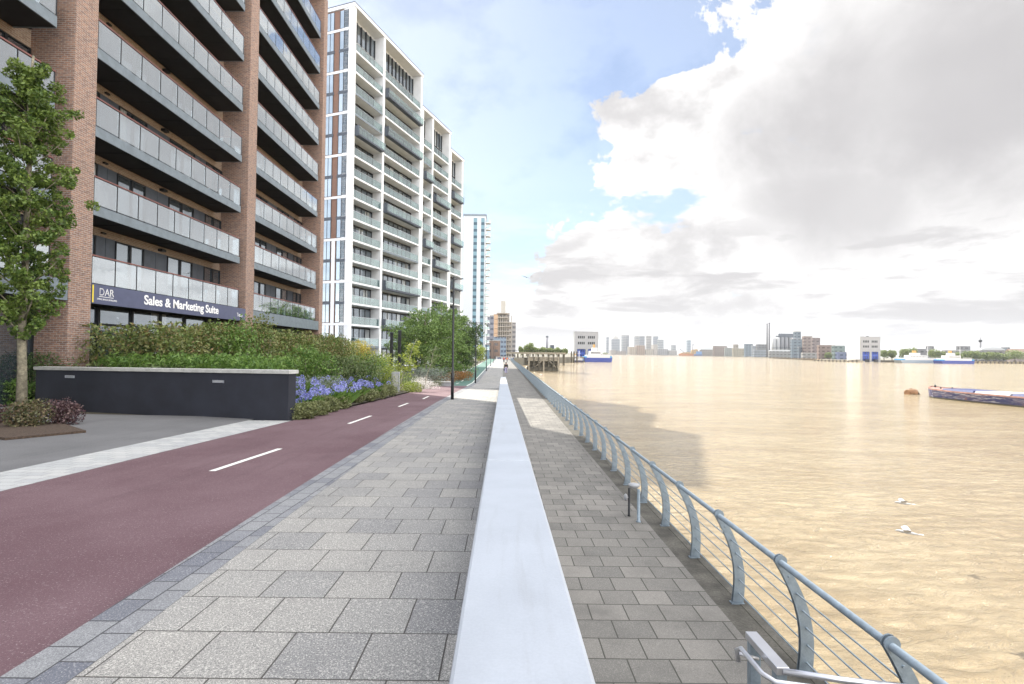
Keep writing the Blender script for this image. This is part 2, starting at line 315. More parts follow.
# ------------------------------------------------------------------ mesh helpers
def tag(o, label=None, cat=None, group=None, kind=None):
    if label: o['label'] = label
    if cat: o['category'] = cat
    if group: o['group'] = group
    if kind: o['kind'] = kind
    return o
def empty(name, loc, rz=0, parent=None):
    o = bpy.data.objects.new(name, None); COL.objects.link(o); o.location = loc; o.rotation_euler = (0, 0, rz)
    o.empty_display_size = .2
    if parent: o.parent = parent
    return o
def thing(name, label, cat, loc=(0, 0, 0), rz=0, group=None): return tag(empty(name, loc, rz), label, cat, group)
def copy_tree(o, parent=None):
    c = o.copy(); COL.objects.link(c)
    if parent: c.parent = parent
    for ch in o.children: copy_tree(ch, c)
    return c
class MB:
    def __init__(s): s.v = []; s.f = []; s.sm = []
    def poly(s, pts, smooth=False):
        i = len(s.v); s.v += [tuple(p) for p in pts]; s.f.append(tuple(range(i, i + len(pts)))); s.sm.append(smooth)
    def box(s, x0, x1, y0, y1, z0, z1):
        i = len(s.v); s.v += [(x, y, z) for z in (z0, z1) for y in (y0, y1) for x in (x0, x1)]
        for f in ((0, 2, 3, 1), (4, 5, 7, 6), (0, 1, 5, 4), (2, 6, 7, 3), (0, 4, 6, 2), (1, 3, 7, 5)): s.f.append(tuple(i + k for k in f)); s.sm.append(False)
        return s
    def prism(s, pts, d, smooth=False):       # pts: 3-D polygon, d: extrusion vector
        i = len(s.v); n = len(pts); d = Vector(d)
        s.v += [tuple(p) for p in pts] + [tuple(Vector(p) + d) for p in pts]
        s.f.append(tuple(i + k for k in range(n))[::-1]); s.f.append(tuple(i + n + k for k in range(n))); s.sm += [False, False]
        for k in range(n): s.f.append((i + k, i + (k + 1) % n, i + n + (k + 1) % n, i + n + k)); s.sm.append(smooth)
        return s
    def tube(s, pts, r, n=8, smooth=True):
        pts = [Vector(p) for p in pts]; rs = r if isinstance(r, (list, tuple)) else [r] * len(pts)
        i0 = len(s.v); up = None
        for k, p in enumerate(pts):
            d = (pts[min(k + 1, len(pts) - 1)] - pts[max(k - 1, 0)]).normalized()
            if up is None: up = d.orthogonal().normalized()
            up = (up - d * up.dot(d)).normalized(); q = d.cross(up)
            for j in range(n):
                a = 2 * math.pi * j / n; s.v.append(tuple(p + (up * math.cos(a) + q * math.sin(a)) * rs[k]))
        for k in range(len(pts) - 1):
            for j in range(n):
                a = i0 + k * n + j; b = i0 + k * n + (j + 1) % n; s.f.append((a, b, b + n, a + n)); s.sm.append(smooth)
        s.f.append(tuple(i0 + j for j in range(n))[::-1]); s.f.append(tuple(i0 + (len(pts) - 1) * n + j for j in range(n))); s.sm += [False, False]
        return s
    def lathe(s, prof, c=(0, 0, 0), n=12):
        i0 = len(s.v); cx, cy, cz = c
        for r, z in prof:
            for j in range(n): a = 2 * math.pi * j / n; s.v.append((cx + r * math.cos(a), cy + r * math.sin(a), cz + z))
        for k in range(len(prof) - 1):
            for j in range(n): a = i0 + k * n + j; b = i0 + k * n + (j + 1) % n; s.f.append((a, b, b + n, a + n)); s.sm.append(True)
        s.f.append(tuple(i0 + j for j in range(n))[::-1]); s.f.append(tuple(i0 + (len(prof) - 1) * n + j for j in range(n))); s.sm += [False, False]
        return s
    def build(s, name, m, parent=None, bevel=0, loc=None):
        me = bpy.data.meshes.new(name); me.from_pydata(s.v, [], s.f); me.polygons.foreach_set('use_smooth', s.sm)
        me.materials.append(m); me.update()
        o = bpy.data.objects.new(name, me); COL.objects.link(o)
        if parent: o.parent = parent
        if loc: o.location = loc
        if bevel:
            b = o.modifiers.new('bevel', 'BEVEL'); b.width = bevel; b.segments = 2; b.limit_method = 'ANGLE'
        return o
def leaves(name, m, pos, size, parent=None, up=.35, aspect=.55, nrm=None, flat=0.0, tilt=None):
    """one diamond leaf per position (Nx3); size scalar or array"""
    pos = np.asarray(pos, float); N = len(pos)
    size = np.broadcast_to(np.asarray(size, float), (N,)) * rng.uniform(.6, 1.3, N)
    d = rng.normal(size=(N, 3)); d[:, 2] += up
    if tilt is not None: d = tilt + .35 * rng.normal(size=(N, 3))
    d /= np.linalg.norm(d, axis=1)[:, None]
    q = rng.normal(size=(N, 3)); q[:, 2] *= (1 - flat); q -= d * (q * d).sum(1)[:, None]; q /= np.linalg.norm(q, axis=1)[:, None]
    nn = np.cross(d, q)
    L_ = size[:, None]; W_ = L_ * aspect * .5
    V = np.stack([pos - d * L_ * .5, pos + q * W_ + nn * L_ * .06, pos + d * L_ * .5, pos - q * W_ + nn * L_ * .06], 1).reshape(-1, 3)
    me = bpy.data.meshes.new(name); me.vertices.add(4 * N); me.vertices.foreach_set('co', V.ravel())
    me.loops.add(4 * N); me.loops.foreach_set('vertex_index', np.arange(4 * N)); me.polygons.add(N)
    me.polygons.foreach_set('loop_start', np.arange(N) * 4); me.polygons.foreach_set('loop_total', np.full(N, 4))
    me.materials.append(m); me.update(calc_edges=True)
    o = bpy.data.objects.new(name, me); COL.objects.link(o)
    if parent: o.parent = parent
    return o
def clump_pts(c, r, n, shell=.55):
    """points through an ellipsoid, denser to the outside"""
    d = rng.normal(size=(n, 3)); d /= np.linalg.norm(d, axis=1)[:, None]
    k = shell + (1 - shell) * rng.uniform(0, 1, n) ** .6
    return np.asarray(c) + d * k[:, None] * np.asarray(r)
def struct(o): o['kind'] = 'structure'; return o
def sheet(name, m, left, right, ys, zf, dz=0.0):
    """a strip between two curves x=left(y), x=right(y), following the ground"""
    b = MB()
    for i, y in enumerate(ys):
        for fx in (left, right): x = fx(y); b.v.append((x, y, zf(x, y) + dz))
    for i in range(len(ys) - 1): k = 2 * i; b.f.append((k, k + 1, k + 3, k + 2)); b.sm.append(False)
    return struct(b.build(name, m))
def interp(tab):
    xs, vs = zip(*tab); return lambda y: float(np.interp(y, xs, vs))

# ------------------------------------------------------------------ setting: ground, river, paths
YS = [-12, -6, 0, 5, 10, 14.5, 18, 22, 27, 33, 40, 45, 51.19, 60, 80, 110, 150, 190, 232]
XS = [-1500, -200, -60, -30, -15.5, -11, -7.2, -6, -3, .02, .021, 3.05]
b = MB()
for y in YS:
    for x in XS: b.v.append((x, y, (zl(x, y) if x < .0205 else 0) - .05))
for i in range(len(YS) - 1):
    for j in range(len(XS) - 1):
        k = i * len(XS) + j; b.f.append((k, k + 1, k + 1 + len(XS), k + len(XS))); b.sm.append(False)
struct(b.build('ground', M['soil']))
bank = [(-1500, 232), (2.9, 232), (6, 280), (25, 340), (82, 452), (140, 700), (150, 1400), (420, 2450), (900, 3300), (1500, 9000), (-6000, 9000), (-6000, 232)]
b = MB(); b.prism([(x, y, -8) for x, y in bank], (0, 0, 7.8)); struct(b.build('far_south_bank', M['far_land']))
nb = [GW(1200, 365.5), GW(1024, 363.7), GW(960, 363.0), GW(880, 361.8), GW(815, 360.1), GW(780, 358.6), GW(745, 357.4), GW(700, 356.4), GW(660, 355.7), (900, 3100)]
nb2 = nb + [(1500, 9000), (9000, 9000), (9000, -300), (nb[0][0] + 200, -300)]
BANKTAB = sorted((VX + FX * x / y, y) for x, y in nb[:9])
def BD(px, D):                             # put a far thing behind the bank edge seen in its column
    q = float(np.interp(px, [p for p, _ in BANKTAB], [y for _, y in BANKTAB])); return q + 25 + .12 * D
b = MB(); b.prism([(x, y, -9) for x, y in nb2], (0, 0, 6.1)); struct(b.build('far_north_bank', M['far_land']))
# river
m, t, bb = mat('silty_river'); tc = t.add('ShaderNodeTexCoord').outputs['Object']
cdn = t.add('ShaderNodeCameraData')
n1 = t.noise(t.mapv(tc, (.6, 1.25, 1), rot=(0, 0, R(-18))), 1.5, 8, .60, 2.1, .9)
n2 = t.noise(t.mapv(tc, (.4, 1.0, 1), rot=(0, 0, R(14))), 8.0, 4, .6, 2.0, .4)
n3 = t.noise(t.mapv(tc, (.5, 1.2, 1)), .12, 4, .55)
hgt = t.m('ADD', t.m('ADD', t.m('MULTIPLY', n1, 1.0), t.m('MULTIPLY', n2, .22)), t.m('MULTIPLY', n3, 1.6))
silt_ripple_shade = t.mix(t.ss(t.noise(t.mapv(tc, (.5, 1.5, 1)), .16, 6, .65, 2, .8), .32, .7), (.315, .243, .145), (.405, .33, .21))
silt_ripple_shade = t.mix(t.ss(n1, .38, .56), t.mix(.22, silt_ripple_shade, (.13, .10, .06)), silt_ripple_shade)  # wave troughs darkened in the base colour, painted ripple shading over the silt
t.set(bb.inputs['Base Color'], silt_ripple_shade); bb.inputs['Roughness'].default_value = .10; bb.inputs['Specular IOR Level'].default_value = .8; bb.inputs['IOR'].default_value = 1.33
bp = t.add('ShaderNodeBump', i_Strength=1.0, i_Distance=.6); t.set(bp.inputs['Height'], hgt); t.set(bb.inputs['Normal'], bp.outputs[0])
M['water'] = m
b = MB(); b.poly([(3.0, -300, WATER), (9000, -300, WATER), (9000, 9000, WATER), (3.0, 9000, WATER)]); struct(b.build('river', m))
# curves of the cycle path
redR = interp([(-12, -2.45), (2.6, -2.51), (3.5, -2.54), (5, -2.6), (7.6, -2.67), (14, -2.8), (23, -2.92), (42, -2.85), (232, -3.3)])
redL = interp([(-12, -6.4), (6.3, -6.15), (14.4, -6.0), (18.5, -5.84), (25, -5.65), (45, -5.5), (90, -5.9), (232, -6.2)])
strip = lambda y: redR(y) + .37
ys = list(np.arange(-12, 42, 1.5)) + [42.5]
sheet('cycle_path_red', M['red_asphalt'], redL, redR, ys, zl, .004)
sheet('cycle_path_green', M['green_asphalt'], redL, redR, [42.5, 46, 51.19, 60, 90, 150, 232], zl, .004)
YL = list(np.arange(-12, 51, 2.5)) + [51.19, 60, 90, 150, 232]
sheet('pavement_edging', M['kerb_paver'], redR, strip, YL, zl, .008)
sheet('pavement', M['pav'], strip, lambda y: .02, YL, zl, .006)
sheet('walkway', M['walk'], lambda y: .021, lambda y: 2.68, [-12, 232], lambda x, y: 0, .004)
sheet('quay_edge', M['concrete_dark'], lambda y: 2.68, lambda y: 3.10, [-12, 232], lambda x, y: 0, .002)
sheet('plaza', M['grey_asphalt'], lambda y: -40, lambda y: -15.5, [-12, 0, 17.4], zl, .004)
sheet('plaza', M['grey_asphalt'], lambda y: -15.5, lambda y: -7.2, [-12, 0, 15.5], zl, .004)
sheet('pale_paving_band', M['band_paver'], lambda y: -7.2, lambda y: redL(y), [-12, -4, 0, 4, 8, 12, 14.6], zl, .006)
sheet('pale_paving_apron', M['band_paver'], lambda y: -22, lambda y: -15.4, [15.6, 17.6], zl, .010)
sheet('side_path', M['band_paver'], lambda y: redL(y) - 1.1, lambda y: redL(y), [44, 50, 60, 90], zl, .006)
sheet('forecourt', M['granite'], lambda y: -200, lambda y: -14.2, [46, 50, 51.19, 60, 80, 100, 110], zl, .006)
# lane dashes
b = MB()
for (x0, y0), (x1, y1) in (((212, 471.5), (280, 449)), ((348.7, 423.9), (371, 416)), ((398.8, 406.8), (408, 403.3)), ((423, 399), (428.5, 396.5))):
    a = G(x0, y0); c = G(x1, y1); z = lambda p: zl(*p) + .008
    b.poly([(a[0] - .05, a[1], z(a)), (a[0] + .05, a[1], z(a)), (c[0] + .05, c[1], z(c)), (c[0] - .05, c[1], z(c))])
for y0 in (47, 53, 60, 68, 76):
    for xx in (-4.25,): b.poly([(xx - .05, y0, zl(xx, y0) + .008), (xx + .05, y0, zl(xx, y0) + .008), (xx + .05, y0 + 3.2, zl(xx, y0 + 3.2) + .008), (xx - .05, y0 + 3.2, zl(xx, y0 + 3.2) + .008)])
struct(b.build('lane_markings', M['marking']))
b = MB()   # white edge lines of the green path
for fx, o_ in ((redL, .06), (redR, -.16)):
    yy = [42.6, 46, 51.19, 60, 90, 150]
    for y0, y1 in zip(yy, yy[1:]):
        b.poly([(fx(y0) + o_, y0, zl(-4, y0) + .008), (fx(y0) + o_ + .1, y0, zl(-4, y0) + .008), (fx(y1) + o_ + .1, y1, zl(-4, y1) + .008), (fx(y1) + o_, y1, zl(-4, y1) + .008)])
struct(b.build('edge_lines', M['marking']))
# quay wall
q = MB(); q.box(2.4, 3.10, -12, 232, -9, -.002); q = q.build('quay_wall', M['quay']); tag(q, 'dark stone river wall dropping from the lower walkway to the water', 'wall')
c = MB(); c.box(2.98, 3.115, -12, 232, -.22, .008); c.build('coping', M['concrete_dark'], q)

# ------------------------------------------------------------------ white parapet wall between the two levels
WT = lambda y: CAMH - .75 - SLOPE * y
pw = thing('parapet_wall', 'long low wall with smooth white top running between pavement and lower walkway', 'wall', (.05, 0, 0))
b = MB(); y0, y1 = -4, 38.8
b.prism([(-.13, y0, -.05), (-.13, y1, -.05), (-.13, y1, WT(y1) - .09), (-.13, y0, WT(y0) - .09)], (.25, 0, 0)); b.build('wall_body', M['wall_side'], pw)
cuts = [-4, 4.15, 10.4, 17, 24, 31.5, 39.0]
for a, c in zip(cuts, cuts[1:]):
    b = MB(); e = .005
    b.prism([(-.171, a + e, WT(a) - .09), (-.171, c - e, WT(c) - .09), (-.171, c - e, WT(c)), (-.171, a + e, WT(a))], (.354, 0, 0)); b.build('coping', M['coping'], pw, bevel=.012)
b = MB(); b.box(-.165, -.13, 26.9, 27.3, WT(27) - .55, WT(27) - .40); b.build('wall_light', M['dark_metal'], pw)

# ------------------------------------------------------------------ river railing
def post_mesh():
    b = MB(); out = []; inn = []
    for i in range(11):
        s_ = i / 10; z = .02 + s_ * 1.06
        x = .045 * math.sin(s_ * math.pi) - .235 * s_ ** 2.2 + .03          # bows out, then leans to the walkway
        wd = .068 - .018 * s_
        out.append((x + wd, z)); inn.append((x - wd, z))
    cx, cz = (out[-1][0] + inn[-1][0]) / 2, 1.08
    cap = [(cx + .058 * math.cos(a), cz + .02 + .058 * math.sin(a)) for a in np.linspace(-.35, math.pi + .35, 9)]
    prof = out + cap + inn[::-1]
    for yo in (-.022, .010): b.prism([(x, yo, z) for x, z in prof], (0, .012, 0))
    b.box(-.055, .105, -.04, .04, .0, .014)
    for i in range(6):
        z = .13 + i * .165; s_ = (z - .02) / 1.06; x = .045 * math.sin(s_ * math.pi) - .235 * s_ ** 2.2 + .03
        b.tube([(x, -.034, z), (x, .034, z)], .011, 6)
    return b
PX = 2.93; SP = 1.42; P0 = 3.61 - SP * 4
rl = thing('quay_railing', 'grey blue steel railing with curved posts and thin cables along the river edge', 'railing', (PX, 0, 0))
pm = post_mesh().build('post', M['rail_paint'], rl); pm.location = (0, P0, 0)
for i in range(1, 99):
    c = pm.copy(); COL.objects.link(c); c.parent = rl; c.location = (0, P0 + SP * i, 0)
b = MB(); i = 99
base = post_mesh()
while P0 + SP * i < 190:
    k = len(b.v); yy = P0 + SP * i
    b.v += [(x, y + yy, z) for x, y, z in base.v]; b.f += [tuple(k + q for q in f) for f in base.f]; b.sm += base.sm; i += 1
o = b.build('distant_posts', M['rail_paint'], rl); o['kind'] = 'stuff'
YE = P0 + SP * (i - 1)
b = MB(); b.tube([(-.205, P0, 1.085), (-.205, YE, 1.085)], .030, 12); b.build('handrail', M['rail_paint'], rl)
for i in range(5):
    z = .13 + i * .165; s_ = (z - .02) / 1.06; x = .045 * math.sin(s_ * math.pi) - .235 * s_ ** 2.2 + .03
    b = MB(); b.tube([(x, P0, z), (x, YE, z)], .0075, 6); b.build('cable', M['rail_paint'], rl)

# steel guard at the head of the river ladder (bottom right)
lg = thing('ladder_guard', 'short steel guard with flat top bar and bent grab rails beside the river railing', 'handrail', (2.0, 3.9, 0))
b = MB(); b.box(-.045, .045, -.25, .22, .845, .90); b.build('top_bar', M['steel'], lg, bevel=.004)
for yy in (-.2, .17):
    b = MB(); b.box(-.04, .04, yy - .03, yy + .03, 0, .845); b.build('post', M['rail_paint'], lg, bevel=.004)
b = MB(); b.tube([(0, -.24, .87), (.35, -.33, .87), (.75, -.40, .87), (.86, -.42, .80), (.87, -.42, .1)], .022, 10); b.build('rail', M['steel'], lg)
b = MB(); b.tube([(-.19, .02, .78), (-.2, .03, .86), (-.19, -.02, .90), (-.17, -.30, .885), (-.12, -.38, .88), (.1, -.42, .875), (.6, -.5, .87), (.75, -.52, .8), (.76, -.52, .1)], .018, 10); b.build('grab_rail', M['steel'], lg)
b = MB(); b.tube([(-.19, .02, .84), (-.04, .02, .80)], .013, 8); b.tube([(-.03, .17, .7), (.0, .17, .7)], .03, 8); b.build('bracket', M['steel'], lg)
# low twin-post fitting beside the railing
wp = thing('twin_post_fitting', 'low pair of grey metal posts with a small white dish on top beside the railing', 'post', (2.50, 9.6, 0))
b = MB(); b.lathe([(.045, 0), (.045, .02), (.03, .03), (.03, .58), (.022, .6)], (.03, -.12, 0)); b.build('post', M['rail_paint'], wp)
b = MB(); b.lathe([(.035, 0), (.022, .02), (.022, .54)], (-.06, .22, 0)); b.build('post', M['dark_metal'], wp)
b = MB(); b.lathe([(.02, .58), (.08, .60), (.11, .64), (.105, .66), (.05, .675), (.0, .68)], (-.02, .02, 0), 16); b.build('dish', M['granite'], wp)
b = MB(); b.lathe([(.01, .30), (.035, .32), (.035, .40), (.01, .43)], (-.13, .2, 0)); b.tube([(-.13, .2, .36), (-.06, .22, .36)], .012, 6); b.build('tap', M['granite'], wp)

# ------------------------------------------------------------------ street lamps
def lamp():
    r = thing('street_lamp', 'x', 'street lamp', group='black lamp columns along the cycle path')
    b = MB(); b.lathe([(.075, 0), (.075, 1.25), (.052, 1.32), (.050, 4.2), (.040, 4.3), (.037, 5.95), (.0, 5.97)], n=12); b.build('pole', M['black_paint'], r)
    b = MB(); b.tube([(0, 0, 5.78), (.14, 0, 5.84)], .022, 8); b.build('arm', M['black_paint'], r)
    b = MB(); b.prism([(.1, -.09, 5.82), (.46, -.07, 5.84), (.46, .07, 5.84), (.1, .09, 5.82)], (0, 0, .035)); h = b.build('lamp_head', M['black_paint'], r, bevel=.01)
    b = MB(); b.box(.18, .42, -.05, .05, 5.806, 5.816); b.build('lens', M['letter'], h)
    b = MB(); b.box(-.02, .02, -.092, -.084, .35, .95); b.build('hatch', M['dark_metal'], r)
    return r
lab = ['nearest tall black lamp column where tiles meet the red cycle path', 'second black lamp column, beside the start of the green path',
       'third black lamp column along the green path, ahead of the walking woman', 'fourth lamp column, far along the green path', 'fifth lamp column, very small near the end of the green path', 'sixth lamp column, smallest and farthest of the row']
l0 = lamp()
for i, d in enumerate((24.8, 49.6, 82, 112, 142, 172)):
    o = l0 if i == 0 else copy_tree(l0); x = -2.42 if i == 0 else -2.62; o.location = (x, d, zl(x, d) + .004); o['label'] = lab[i]

# ------------------------------------------------------------------ brick apartment building
BX = -15.5; RX = -17.1; RAIL0 = 6.62; FH = 3.0; NF = 9; ROOF = 33.9
B1 = thing('brick_apartment_building', 'large red brick apartment building with long glass balconies behind the hedge', 'building', (BX, 18.5, 0))
def L1(x, y): return x - BX, y - 18.5
OX, OY = -BX, -18.5
def bx(b, x0, x1, y0, y1, z0, z1): return b.box(x0 - BX, x1 - BX, y0 - 18.5, y1 - 18.5, z0, z1)
b = MB(); bx(b, -29, RX, 4, 43.55, .2, ROOF - .6); b.build('wall', M['brick_tan'], B1)
b = MB(); bx(b, -29.2, BX - .1, 3.9, 43.85, ROOF - .6, ROOF); b.build('roof', M['fascia'], B1)
b = MB(); bx(b, -29.3, RX - .002, 43.55, 43.79, .2, ROOF - .6); b.build('end_wall', M['brick'], B1)
for (a, c) in ((4.0, 5.2), (18.2, 19.2), (30.7, 31.7), (43.0, 43.8)):
    b = MB(); bx(b, RX, BX, a, c, .2, ROOF - .6); o = b.build('pillar', M['brick'], B1)
def win_mesh(ln, z0, z1, x, split=2, thick=.05):
    """window in local coords starting at y=0 on the plane x; returns glass MB and frame MB"""
    g = MB(); g.box(x + .01, x + .03, .03, ln - .03, z0 + .03, z1 - .03)
    f = MB(); f.box(x, x + thick + .03, 0, .05, z0, z1); f.box(x, x + thick + .03, ln - .05, ln, z0, z1); f.box(x, x + thick + .03, .05, ln - .05, z1 - .05, z1); f.box(x, x + thick + .03, .05, ln - .05, z0, z0 + .05)
    for k in range(1, split): yy = ln * k / split; f.box(x, x + thick + .04, yy - .05, yy + .05, z0 + .05, z1 - .05)
    return g, f
pattern = [('w', 0.0, 2.1), ('p', 2.1, 3.2), ('w', 3.2, 5.0), ('p', 5.0, 6.7), ('w', 6.7, 8.8), ('p', 8.8, 9.9), ('w', 9.9, 11.55)]
meshes = {}
for bi, (ya, yb) in enumerate(((5.2, 18.2), (19.2, 30.7), (31.7, 43.0))):
    k = (yb - ya) / 11.6
    for fl in range(NF):
        zs = RAIL0 - 1.15 + FH * fl                      # slab top
        if bi == 0 and fl > 7: continue
        if bi == 0 and fl == 0: pass
        # windows and cladding of the recessed wall
        for kind, u0, u1 in pattern:
            u0 *= k; u1 *= k
            if kind == 'p':
                pm_ = MB(); bx(pm_, RX, RX + .04, ya + u0, ya + (u0 + u1) / 2 - .01, zs, zs + 2.32); bx(pm_, RX, RX + .04, ya + (u0 + u1) / 2 + .01, ya + u1, zs, zs + 2.32); pm_.build('cladding', M['cladding'], B1)
            else:
                if bi == 0 and u0 < 6 and not (fl > 6): continue
                key = (round(u1 - u0, 2),)
                if key not in meshes:
                    g, f = win_mesh(u1 - u0, 0, 2.3, 0); go = g.build('window', M['window'], B1); fo = f.build('frame', M['dark_metal'], go); meshes[key] = (go.data, fo.data)
                else:
                    go = bpy.data.objects.new('window', meshes[key][0]); COL.objects.link(go); go.parent = B1
                    fo = bpy.data.objects.new('frame', meshes[key][1]); COL.objects.link(fo); fo.parent = go
                go.location = (RX - BX, ya + u0 - 18.5, zs)
        # balcony
        key = ('b', bi)
        y0, y1 = ya + .02, yb - .75
        if key not in meshes:
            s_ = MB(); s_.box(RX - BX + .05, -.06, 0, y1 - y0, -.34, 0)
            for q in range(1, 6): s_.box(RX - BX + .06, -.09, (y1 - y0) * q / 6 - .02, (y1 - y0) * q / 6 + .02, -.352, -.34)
            so = s_.build('balcony', M['soffit'], B1)
            f = MB(); f.box(-.06, -.01, -.0, y1 - y0, -.36, .02); f.box(RX - BX + .06, -.06, y1 - y0 + .002, y1 - y0 + .05, -.36, .02); fo = f.build('fascia', M['fascia'], so)
            g = MB(); n = 9; ln = y1 - y0
            for q in range(n): g.box(-.045, -.030, ln * q / n + .03, ln * (q + 1) / n - .03, .07, 1.06)
            g.box(RX - BX + .3, -.1, ln - .02, ln - .005, .07, 1.06); gl_ = g.build('glass_balustrade', M['glass'], so)
            p = MB()
            for q in range(n + 1):
                yy = min(max(ln * q / n, .02), ln - .02); p.box(-.055, -.02, yy - .018, yy + .018, -.2, 1.08)
                if bi == 1: p.build('baluster', M['dark_metal'], so); p = MB()
            if bi != 1: p.build('balusters', M['dark_metal'], so)['kind'] = 'stuff'
            h = MB(); h.box(-.075, -.005, 0, ln, 1.09, 1.14); h.box(RX - BX + .1, -.075, ln - .05, ln, 1.09, 1.14); h.build('handrail', M['rail_red'], so)
            meshes[key] = so
            o = so
        else: o = copy_tree(meshes[key]); o.parent = B1
        o.location = (0, y0 - 18.5, zs)
        if bi == 1 and fl % 1 == 0:
            b = MB(); bx(b, RX + .0, RX + .22, ya + 6.0, ya + 6.3, zs + 2.42, zs + 2.54); b.build('wall_light', M['dark_metal'], B1); b = MB(); bx(b, RX + .0, RX + .1, ya + 2.4, ya + 2.6, zs + 2.45, zs + 2.52); b.build('wall_light', M['dark_metal'], B1)
    # ground floor
    b = MB(); bx(b, RX + .3, RX + .34, ya, yb, 1.0, 4.76); g_ = b.build('shopfront_glass', M['window'], B1)
    f = MB(); n = 6
    for q in range(n + 1): yy = ya + (yb - ya) * q / n; bx(f, RX + .28, RX + .42, max(ya, yy - .06), min(yb, yy + .06), 1.0, 4.76)
    bx(f, RX + .28, RX + .40, ya + .06, yb - .06, 4.0, 4.1); f.build('shopfront_frame', M['dark_metal'], B1)
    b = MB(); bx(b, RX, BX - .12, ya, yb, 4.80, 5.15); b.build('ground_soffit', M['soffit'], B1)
    b = MB(); bx(b, BX - .1, BX + (.03 if bi == 1 else -.015), ya + .01, yb - .01, 4.76, 5.50)
    sg = b.build('sign_panel' if bi == 1 else 'fascia_band', M['sign_navy'] if bi == 1 else M['fascia'], B1)
    if bi == 1: SIGN = sg
# lettering on the sign (faces the river, reads away from the camera)
def text(txt, name, parent, loc, rot, size, m, ext=.01, width=None, align='LEFT', spacing=1.0, bold=0):
    cu = bpy.data.curves.new(name, 'FONT'); cu.body = txt; cu.size = size; cu.extrude = ext; cu.align_x = align; cu.space_character = spacing; cu.offset = bold
    o = bpy.data.objects.new(name, cu); COL.objects.link(o)
    bpy.context.view_layer.update(); wd = o.dimensions.x
    if width: cu.size = size; sx_ = width / max(wd, .01)
    else: sx_ = 1
    cu.materials.append(m)
    me = bpy.data.meshes.new_from_object(o.evaluated_get(bpy.context.evaluated_depsgraph_get())); bpy.data.objects.remove(o)
    o = bpy.data.objects.new(name, me); COL.objects.link(o)
    if not me.materials: me.materials.append(m)
    o.location = loc; o.rotation_euler = rot; o.scale = (sx_, 1, 1)
    if parent: o.parent = parent
    return o
RF = (R(90), 0, R(90))                     # stands upright, faces +X, reads along +Y
text('Sales & Marketing Suite', 'lettering', SIGN, (.032, 22.0 - 18.5, 4.99), RF, .56, M['letter'], .008, 5.75, bold=.012)
text('DAR', 'logo', SIGN, (.031, 19.55 - 18.5, 5.10), RF, .40, M['letter'], .004, .72, bold=.0)
text('DAR', 'logo', SIGN, (.035, 19.55 - 18.5, 5.10), RF, .40, M['sign_navy'], .008, .72, bold=-.016)
b = MB(); b.box(.0, .036, 1.05, 1.77, 5.04, 5.06); b.build('logo_underline', M['letter'], SIGN)
text('LIVING SPACES DEVELOPED', 'small_lettering', SIGN, (.032, 19.45 - 18.5, 4.92), RF, .09, M['letter'], .003, 1.0)
text('Team', 'lettering', SIGN, (.032, 29.7 - 18.5, 5.0), RF, .3, M['letter'], .005, .6)
b = MB(); bx(b, BX + .031, BX + .04, 19.22, 19.28, 4.8, 5.46); b.build('sign_edge', plain('yellow_edge', (.7, .55, .05)), SIGN)

